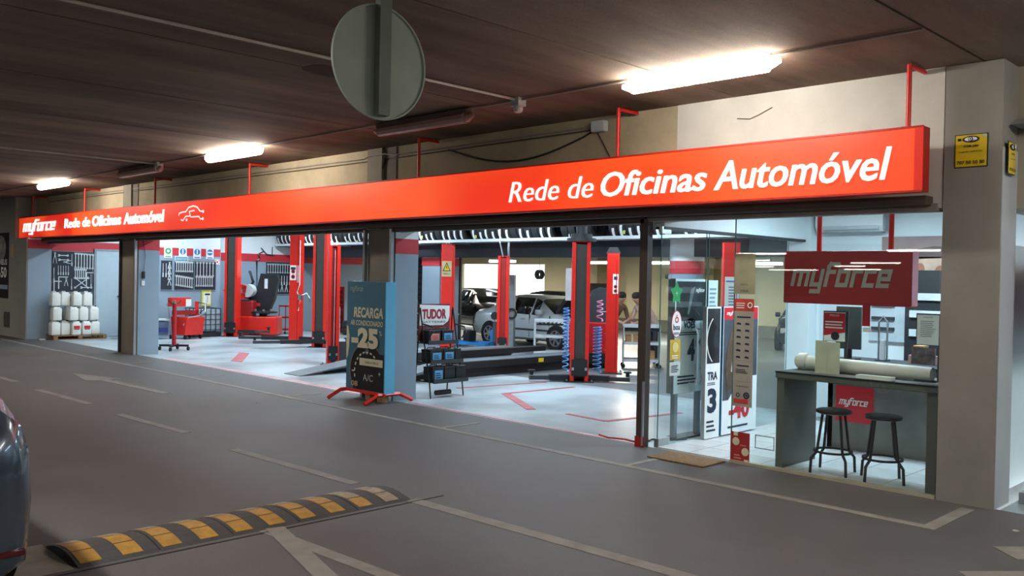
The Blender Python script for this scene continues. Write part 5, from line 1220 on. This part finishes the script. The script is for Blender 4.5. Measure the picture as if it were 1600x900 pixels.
# cables on floor by post
pipe('floor_cable', [(-6.6, 8.95, .012), (-6.4, 8.8, .012), (-6.25, 8.62, .012), (-6.3, 8.75, .012), (-6.12, 8.9, .012), (-6.05, 9.1, .012)], .01, MC['cable_black'], 'loose dark cable on workshop floor behind the shutter post', 'cable')
pipe('floor_strap', [(-6.9, 8.5, .012), (-6.7, 8.43, .012), (-6.5, 8.5, .012), (-6.35, 8.46, .012), (-6.28, 8.5, .012)], .014, DRED, 'dark red strap lying at the foot of the shutter post', 'strap')

# table + stools
TBL = mat('table_grey', '63645c', .5, var=.06)
t = thing('bar_table', 'tall grey-green bar table inside the front glass holding a white roll', 'table', (-3.75, 8.82, 0))
MB().bbox(-.80, -.38, .93, .80, .38, 1.0, .006).build('top', TBL, t)
part('black_edge', BLK, t, -.80, -.385, .985, .80, -.38, 1.0)
MB().box(-.79, -.36, .012, -.71, .36, .93).build('side_panel', TBL, t); MB().box(.70, -.36, .012, .79, .36, .93).build('side_panel', TBL, t)
STL = mat('stool_black', '222326', .45)
st1 = thing('bar_stool', 'black metal bar stool on the left before the red panel', 'stool', (-4.02, 8.66, .012), R_(10), 'stools at the bar table')
MB().lathe([(.0, .59), (.14, .59), (.168, .60), (.172, .615), (.168, .63), (.14, .638), (.0, .64)], 24).build('seat', STL, st1, True)
for a in range(4):
    c_, s_ = math.cos(R_(45+90*a)), math.sin(R_(45+90*a))
    MB().tube([(c_*.12, s_*.12, .60), (c_*.17, s_*.17, .25), (c_*.178, s_*.178, .21), (c_*.235, s_*.235, .15), (c_*.245, s_*.245, .0)], .014, 8).build('leg', STL, st1, True)
MB().lathe([(.17, .205), (.19, .205), (.19, .225), (.17, .225)], 24, closed=True).build('foot_ring', STL, st1, True)
dup(st1, (-3.53, 8.68, .012), R_(28), 'black metal bar stool on the right, nearer the pillar')
# roll of paper on table, sheets, holders
RW = mat('roll_white', 'e8e4da', .7, var=.03)
t = thing('paper_roll', 'long white roll of vinyl lying along the bar table', 'roll')
MB().cyl((-4.42, 8.86, 1.075), (-3.12, 8.78, 1.07), .075, .065, n=20, cap=False).build('sheet', RW, t, True); MB().cyl((-4.41, 8.86, 1.075), (-3.13, 8.78, 1.07), .045, .045, n=16).build('core', mat('core_grey', '8a8278', .8), t, True)
MB().lathe([(.075, 0), (.09, .01), (.085, .1), (.06, .13), (.03, .10), (.045, .02)], 18, Matrix.Translation((-4.40, 8.86, 1.085)) @ Matrix.Rotation(-PI/2, 4, 'Y')).build('folded_end', RW, t, True)
settle(t, (-3.78, 8.82, 1.0))
t = thing('leaflet_stand', 'pale upright folded sheet standing before the roll on the table', 'sheet', (-4.09, 8.62, 1.0))
MB().box(-.12, -.004, 0, .0, .0, .33).prism([(0, 0), (.125, .02), (.125, .024), (0, .004)], 'z', 0, .32).build('card', mat('card_cream', 'c9cbb2', .7), t)
tag(settle(MB().box(-3.72, 8.46, 1.002, -3.38, 8.56, 1.035).build('paper_stack', PAPER, None), (-3.55, 8.5, 1.002)), 'low stack of white paper at the table front edge', 'paper')
def holder(label, x0, x1, z0, z1, y, f, zb):
    t = thing('sign_holder', label, 'sign holder', ((x0+x1)/2, y, zb)); h = (x1-x0)/2
    MB().box(-h-.01, 0, z0-zb, h+.03, .02, z1-zb).build('frame', DGREY, t); MB().box(-h, -.004, z0-zb+.005, h, 0, z1-zb-.012).build('sheet', WHT, t); part('base', DGREY, t, -h, -.05, 0, h, .07, .012)
    part('stem', DGREY, t, h-.01, .005, 0, h+.02, .02, z0-zb+.02)
    f(Panel((0, -.004, -zb), *YN, t), h)
def h1(P, h):
    P.rect(-h, 1.40, h, 1.60, INKR, 'red_field'); P.text('PRECOS', -.05, 1.565, .05, 1.585, INKW, k=2); P.lines(-.1, 1.44, .1, 1.53, 3, INKW, k=2); P.disc(.01, 1.36, .045, PHD, 'wheel_photo', 2); P.poly([(-h, 1.4), (-h, 1.36), (h, 1.4)], INKR, 'red_wedge', 1)
holder('red and white price sheet in an upright holder at left of the table', -4.33, -4.10, 1.30, 1.62, 9.05, h1, 1.0)
part_ = tag(settle(MB().box(-4.33, 9.02, 1.15, -4.16, 9.04, 1.26).build('navy_card', mat('navy_card', '2d3f7c', .5), None), (-4.25, 9.02, 1.15)), 'small navy card below the red price sheet', 'card')
def h2(P, h): P.text('MARCAS', -.04, 1.60, .04, 1.61, INK, k=1); P.lines(-h+.03, 1.42, h-.03, 1.58, 9, mat('ink_light', 'a9a9ab', .6, var=0))
holder('white lettered sheet in an upright holder at right end of the table', -3.28, -3.08, 1.34, 1.64, 8.80, h2, 1.0)
tag(settle(MB().box(-3.30, 8.72, 1.16, -3.08, 8.735, 1.32).build('magazine', mat('magazine_cover', '6f6468', .4, var=.6, scale=18, detail=8), None), (-3.2, 8.72, 1.16)), 'dark photo magazine standing below the white lettered sheet', 'magazine')
t = thing('vinyl_roll', 'tall white roll leaning upright between table and right pillar', 'roll')
MB().tube([(-2.99, 8.52, .012), (-2.985, 8.52, .3), (-2.975, 8.52, .5), (-2.985, 8.52, .74)], .042, 16).build('sheet', RW, t, True); MB().lathe([(.03, -.001), (.046, -.001), (.046, .02), (.03, .02)], 16, Matrix.Translation((-2.99, 8.52, .013)), closed=True).build('end_ring', DGREY, t, True); settle(t, (-2.99, 8.52, .012))

# counter with red panel
t = thing('reception_counter', 'grey reception counter with red myforce panel behind the stools', 'counter')
MB().box(-4.72, 10.0, .012, -3.3, 10.06, .98).box(-4.72, 10.0, .012, -4.66, 10.7, .98).build('front_panel', mat('counter_grey', '70716a', .5), t); part('worktop', DGREY, t, -4.76, 9.94, .98, -2.85, 10.75, 1.02)
MB().box(-3.3, 10.0, .012, -2.8, 10.06, .98).build('dark_cabinet', BLK, t)
for z in (.55, .75): part('drawer_pull', STEEL, t, -3.6+.35, 9.985, z, -3.6+.42, 10.0, z+.015)
P = Panel((0, 10.0, 0), *YN, t); P.rect(-4.62, .33, -4.18, .74, INKR, 'red_panel', 2); P.strokes('myforce', -4.58, .50, -4.24, .61, INKW, 'lettering', 3, t=.26)
settle(t, (-3.9, 10.3, 0))
t = thing('monitor', 'dark screen on the counter seen below the hanging red sign', 'monitor', (-4.72, 10.3, 1.02))
part('screen', mat('screen_grey', '3d4745', .3), t, -.06, 0, .12, .24, .03, .62); part('stand', BLK, t, .04, .01, .01, .12, .05, .14); part('foot', BLK, t, -.05, -.06, 0, .2, .12, .012)
t = thing('document_tray', 'white wall rack with black strips behind the counter', 'rack')
MB().box(-5.12, 12.04, 1.15, -4.62, 12.09, 1.95).build('panel', mat('rack_pale', 'bccad0', .5), t)
for z in (1.85, 1.76, 1.62, 1.44, 1.3): part('strip', DGREY, t, -5.08, 12.0, z, -4.78, 12.04, z+.04)
settle(t, (-4.87, 12.04, 1.15))
t = thing('hand_sanitiser_stand', 'thin steel hoop stand beside the counter screen', 'stand', (-4.28, 10.45, 1.02))
MB().tube([(-.05, 0, .01), (-.05, 0, .45), (0, 0, .52), (.05, 0, .45), (.05, 0, .01)], .012).build('hoop', STEEL, t, True); part('base', DGREY, t, -.07, -.05, 0, .07, .05, .012); part('bottle', LGREY, t, -.025, -.02, .012, .025, .02, .24)
t = thing('wall_shelving', 'dark shelving with light drawers at right of the office back wall', 'shelving')
MB().box(-4.52, 11.7, .012, -3.3, 12.08, 2.1).build('carcass', mat('shelf_black', '1f2326', .5), t)
for z in (1.72, 1.5, 1.26): MB().box(-4.45, 11.66, z, -3.8, 11.7, z+.09).build('drawer', LGREY, t)
part('shelf_board', GREY, t, -4.48, 11.65, .9, -3.35, 11.7, .93); settle(t, (-3.9, 11.9, 0))
for i, (x, z, s) in enumerate(((-3.95, 1.02, .17), (-3.80, 1.02, .14), (-3.9, 1.13, .12))):
    lb = ('large pink parts box at left of the counter end', 'pink parts box right of the larger one on the counter', 'small tan box topping the pink boxes')[i]
    tag(settle(MB().bbox(x, 10.35, z, x+s, 10.5, z+.10, .005).build('parts_box', mat('box_pink', 'b08478', .7) if i < 2 else CARD, None), (x, 10.4, z)), lb, 'box')
t = thing('hanging_banner_tail', 'narrow red strip hanging under the office red sign', 'banner', (-3.86, 9.0, 1.42)); part('strip', INKR, t, -.04, -.005, .06, .04, 0, .30); part('white_tag', WHT, t, -.03, -.008, .0, .05, 0, .05)
# hanging box sign
HS = mat('hang_sign_red', 'cc3232', .4, var=.03)
t = thing('hanging_sign', 'red box sign reading myforce hanging inside the office window', 'sign')
MB().bbox(-4.78, 9.0, 1.69, -3.42, 9.16, 2.25, .01).build('box', HS, t); MB().box(-3.425, 9.005, 1.70, -3.415, 9.155, 2.24).build('end_panel', mat('hang_sign_end', 'c2606a', .4), t)
P = Panel((0, 9.0, 0), *YN, t, .004); P.strokes('myforce', -4.70, 1.80, -3.60, 2.14, mat('ink_stone', 'd8cdb8', .5, var=0), 'lettering', 1, t=.32)
for x in (-4.42, -3.66): MB().cyl((x, 9.08, 2.25), (x, 9.08, 3.0), .026).build('hanger_post', RED, t, True)
settle(t, (-4.1, 9.08, 1.69))
# air conditioner
t = thing('air_conditioner', 'white wall air conditioner above the office red sign', 'air conditioner', (-5.38, 12.1, 2.62))
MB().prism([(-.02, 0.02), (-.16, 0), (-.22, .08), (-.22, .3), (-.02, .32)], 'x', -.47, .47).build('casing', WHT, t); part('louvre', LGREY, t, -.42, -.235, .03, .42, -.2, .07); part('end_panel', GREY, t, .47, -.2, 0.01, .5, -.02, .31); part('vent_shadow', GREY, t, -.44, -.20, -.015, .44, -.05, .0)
# big photo poster
t = thing('wall_photo', 'wide photo poster of two people high on the office wall by the pillar', 'poster')
MB().box(-4.98, 12.05, 1.9, -3.7, 12.09, 2.55).build('board', mat('photo_sky', '9b8580', .5, var=.25, scale=2), t); P = Panel((0, 12.05, 0), *YN, t)
P.poly([(-4.98, 2.3), (-4.3, 2.42), (-3.7, 2.34), (-3.7, 2.28), (-4.98, 2.24)], mat('photo_beam', '6c5652', .5), 'photo_roof', 1); P.rect(-4.55, 1.92, -3.7, 2.28, mat('photo_glow', 'd9b9a0', .5, var=.2), 'photo_light', 1)
P.disc(-4.47, 2.12, .055, mat('photo_skin', 'b0705a', .6), 'photo_head', 2, ry=.08); P.disc(-4.22, 2.08, .07, MC['photo_skin'], 'photo_head', 2, ry=.09); P.poly([(-4.42, 1.92), (-4.3, 2.02), (-4.1, 2.02), (-4.0, 1.92)], INKW, 'photo_shirt', 2)
settle(t, (-4.3, 12.07, 1.9))
MB().box(-5.85, 12.08, .02, -4.95, 12.098, 2.46).build('door_2', mat('office_door', 'd3dde0', .5, var=.02), None)['kind'] = 'structure'

# ================================================================== yellow warning plates, right bay
def yellow(label, O, U, w_, h_):
    t = thing('warning_sign', label, 'sign'); Uv = Vector(U); P0 = Panel(O, U, (0, 0, 1), t, .003)
    P0.rect(0, 0, w_, h_, INK, 'edge', 1); P0.rect(.008, .008, w_-.008, h_-.008, YEL, 'plate', 2)
    c = w_/2; P0.polys([[(c+math.cos(R_(a))*.07, h_*.84+math.sin(R_(a))*.028) for a in range(0, 360, 20)]], INK, 'eye_mark', 3)
    P0.polys([[(c+math.cos(R_(a))*.052, h_*.84+math.sin(R_(a))*.018) for a in range(0, 360, 20)]], WHT, 'eye_mark', 4); P0.disc(c, h_*.84, .02, INK, 'eye_mark', 5); P0.ring(c, h_*.84, .007, .013, WHT, 'eye_mark', 6)
    P0.text('CAM 24H', w_*.28, h_*.60, w_*.72, h_*.67, INK, k=3, bold=.02); P0.text('Ligado 24H/dia', w_*.15, h_*.44, w_*.85, h_*.50, INK, k=3)
    P0.text('707 50 50 50', w_*.08, h_*.1, w_*.92, h_*.2, INK, k=3, bold=.02); P0.disc(w_*.91, h_*.92, .015, LGREY, 'screw', 3); P0.rect(w_*.1, h_*.8, w_*.2, h_*.88, INK, 'small_mark', 3)
    return t
yellow('yellow camera-warning sign on the front face of the right pillar', (-2.82, 8.328, 2.94), (1, 0, 0), .27, .29)
yellow('yellow camera-warning sign on the side face of the right pillar', (-2.41, 8.37, 2.87), (0, 1, 0), .2, .28)
t = thing('window_poster', 'maroon and white poster inside the side window right of the pillar', 'poster')
MB().box(-2.34, 8.8, 1.35, -2.33, 10.4, 2.25).build('sheet', mat('poster_maroon', '8d3a48', .5), t); P = Panel((-2.33, 0, 0), *XN, t)
P.poly([(8.8, 1.95), (8.8, 2.2), (9.4, 1.35), (9.3, 1.35)], INKW, 'white_stripe'); P.poly([(8.8, 1.35), (8.8, 1.75), (9.1, 1.35)], INKW, 'white_stripe'); P.rect(9.0, 2.0, 9.4, 2.12, INKW, 'white_mark'); P.ring(8.98, 2.02, .03, .05, INKW, 'white_mark'); settle(t, (-2.33, 9.6, 1.35))

t = thing('shutter_control', 'black shutter control with hanging cable on side of left pillar', 'control box', (-20.155, 8.47, 1.72))
MB().bbox(.0, -.03, 0, .04, .03, .16, .008).build('box', BLK, t); MB().tube([(.02, 0, .16), (.02, .03, .5), (.02, -.02, .95)], .006, 6).build('cable', BLK, t); part('white_plate', WHT, t, .0, -.04, -.16, .02, .03, -.05)
LT = mat('litter', 'c9c6bd', .9)
for i, (x, y, lb) in enumerate(((-25.6, 8.1, 'crumpled white paper at the foot of far left pillar'), (-11.9, 6.7, 'tiny white litter speck on asphalt left of the price board'), (-2.1, 7.75, 'small white litter speck on asphalt near the right pillar'))):
    b = MB(); r_ = .12 if i == 0 else .025
    b.prism([(-r_, -r_*.5), (r_*.3, -r_*.7), (r_, .1*r_), (.2*r_, r_*.6), (-.7*r_, r_*.5)], 'z', 0, .03 if i == 0 else .008); tag(settle(b.build('litter', LT, None), (0, 0, 0)), lb, 'litter').location = (x, y, 0.0)
st_ = MB().prism([(-7.35+.22*math.cos(R_(a)), 5.0+.45*math.sin(R_(a))+.05*math.sin(R_(3*a))) for a in range(0, 360, 20)], 'z', 3.847, 3.85).build('damp_stain', mat('stain_dark', '43362f', .9, var=.2), ceil)
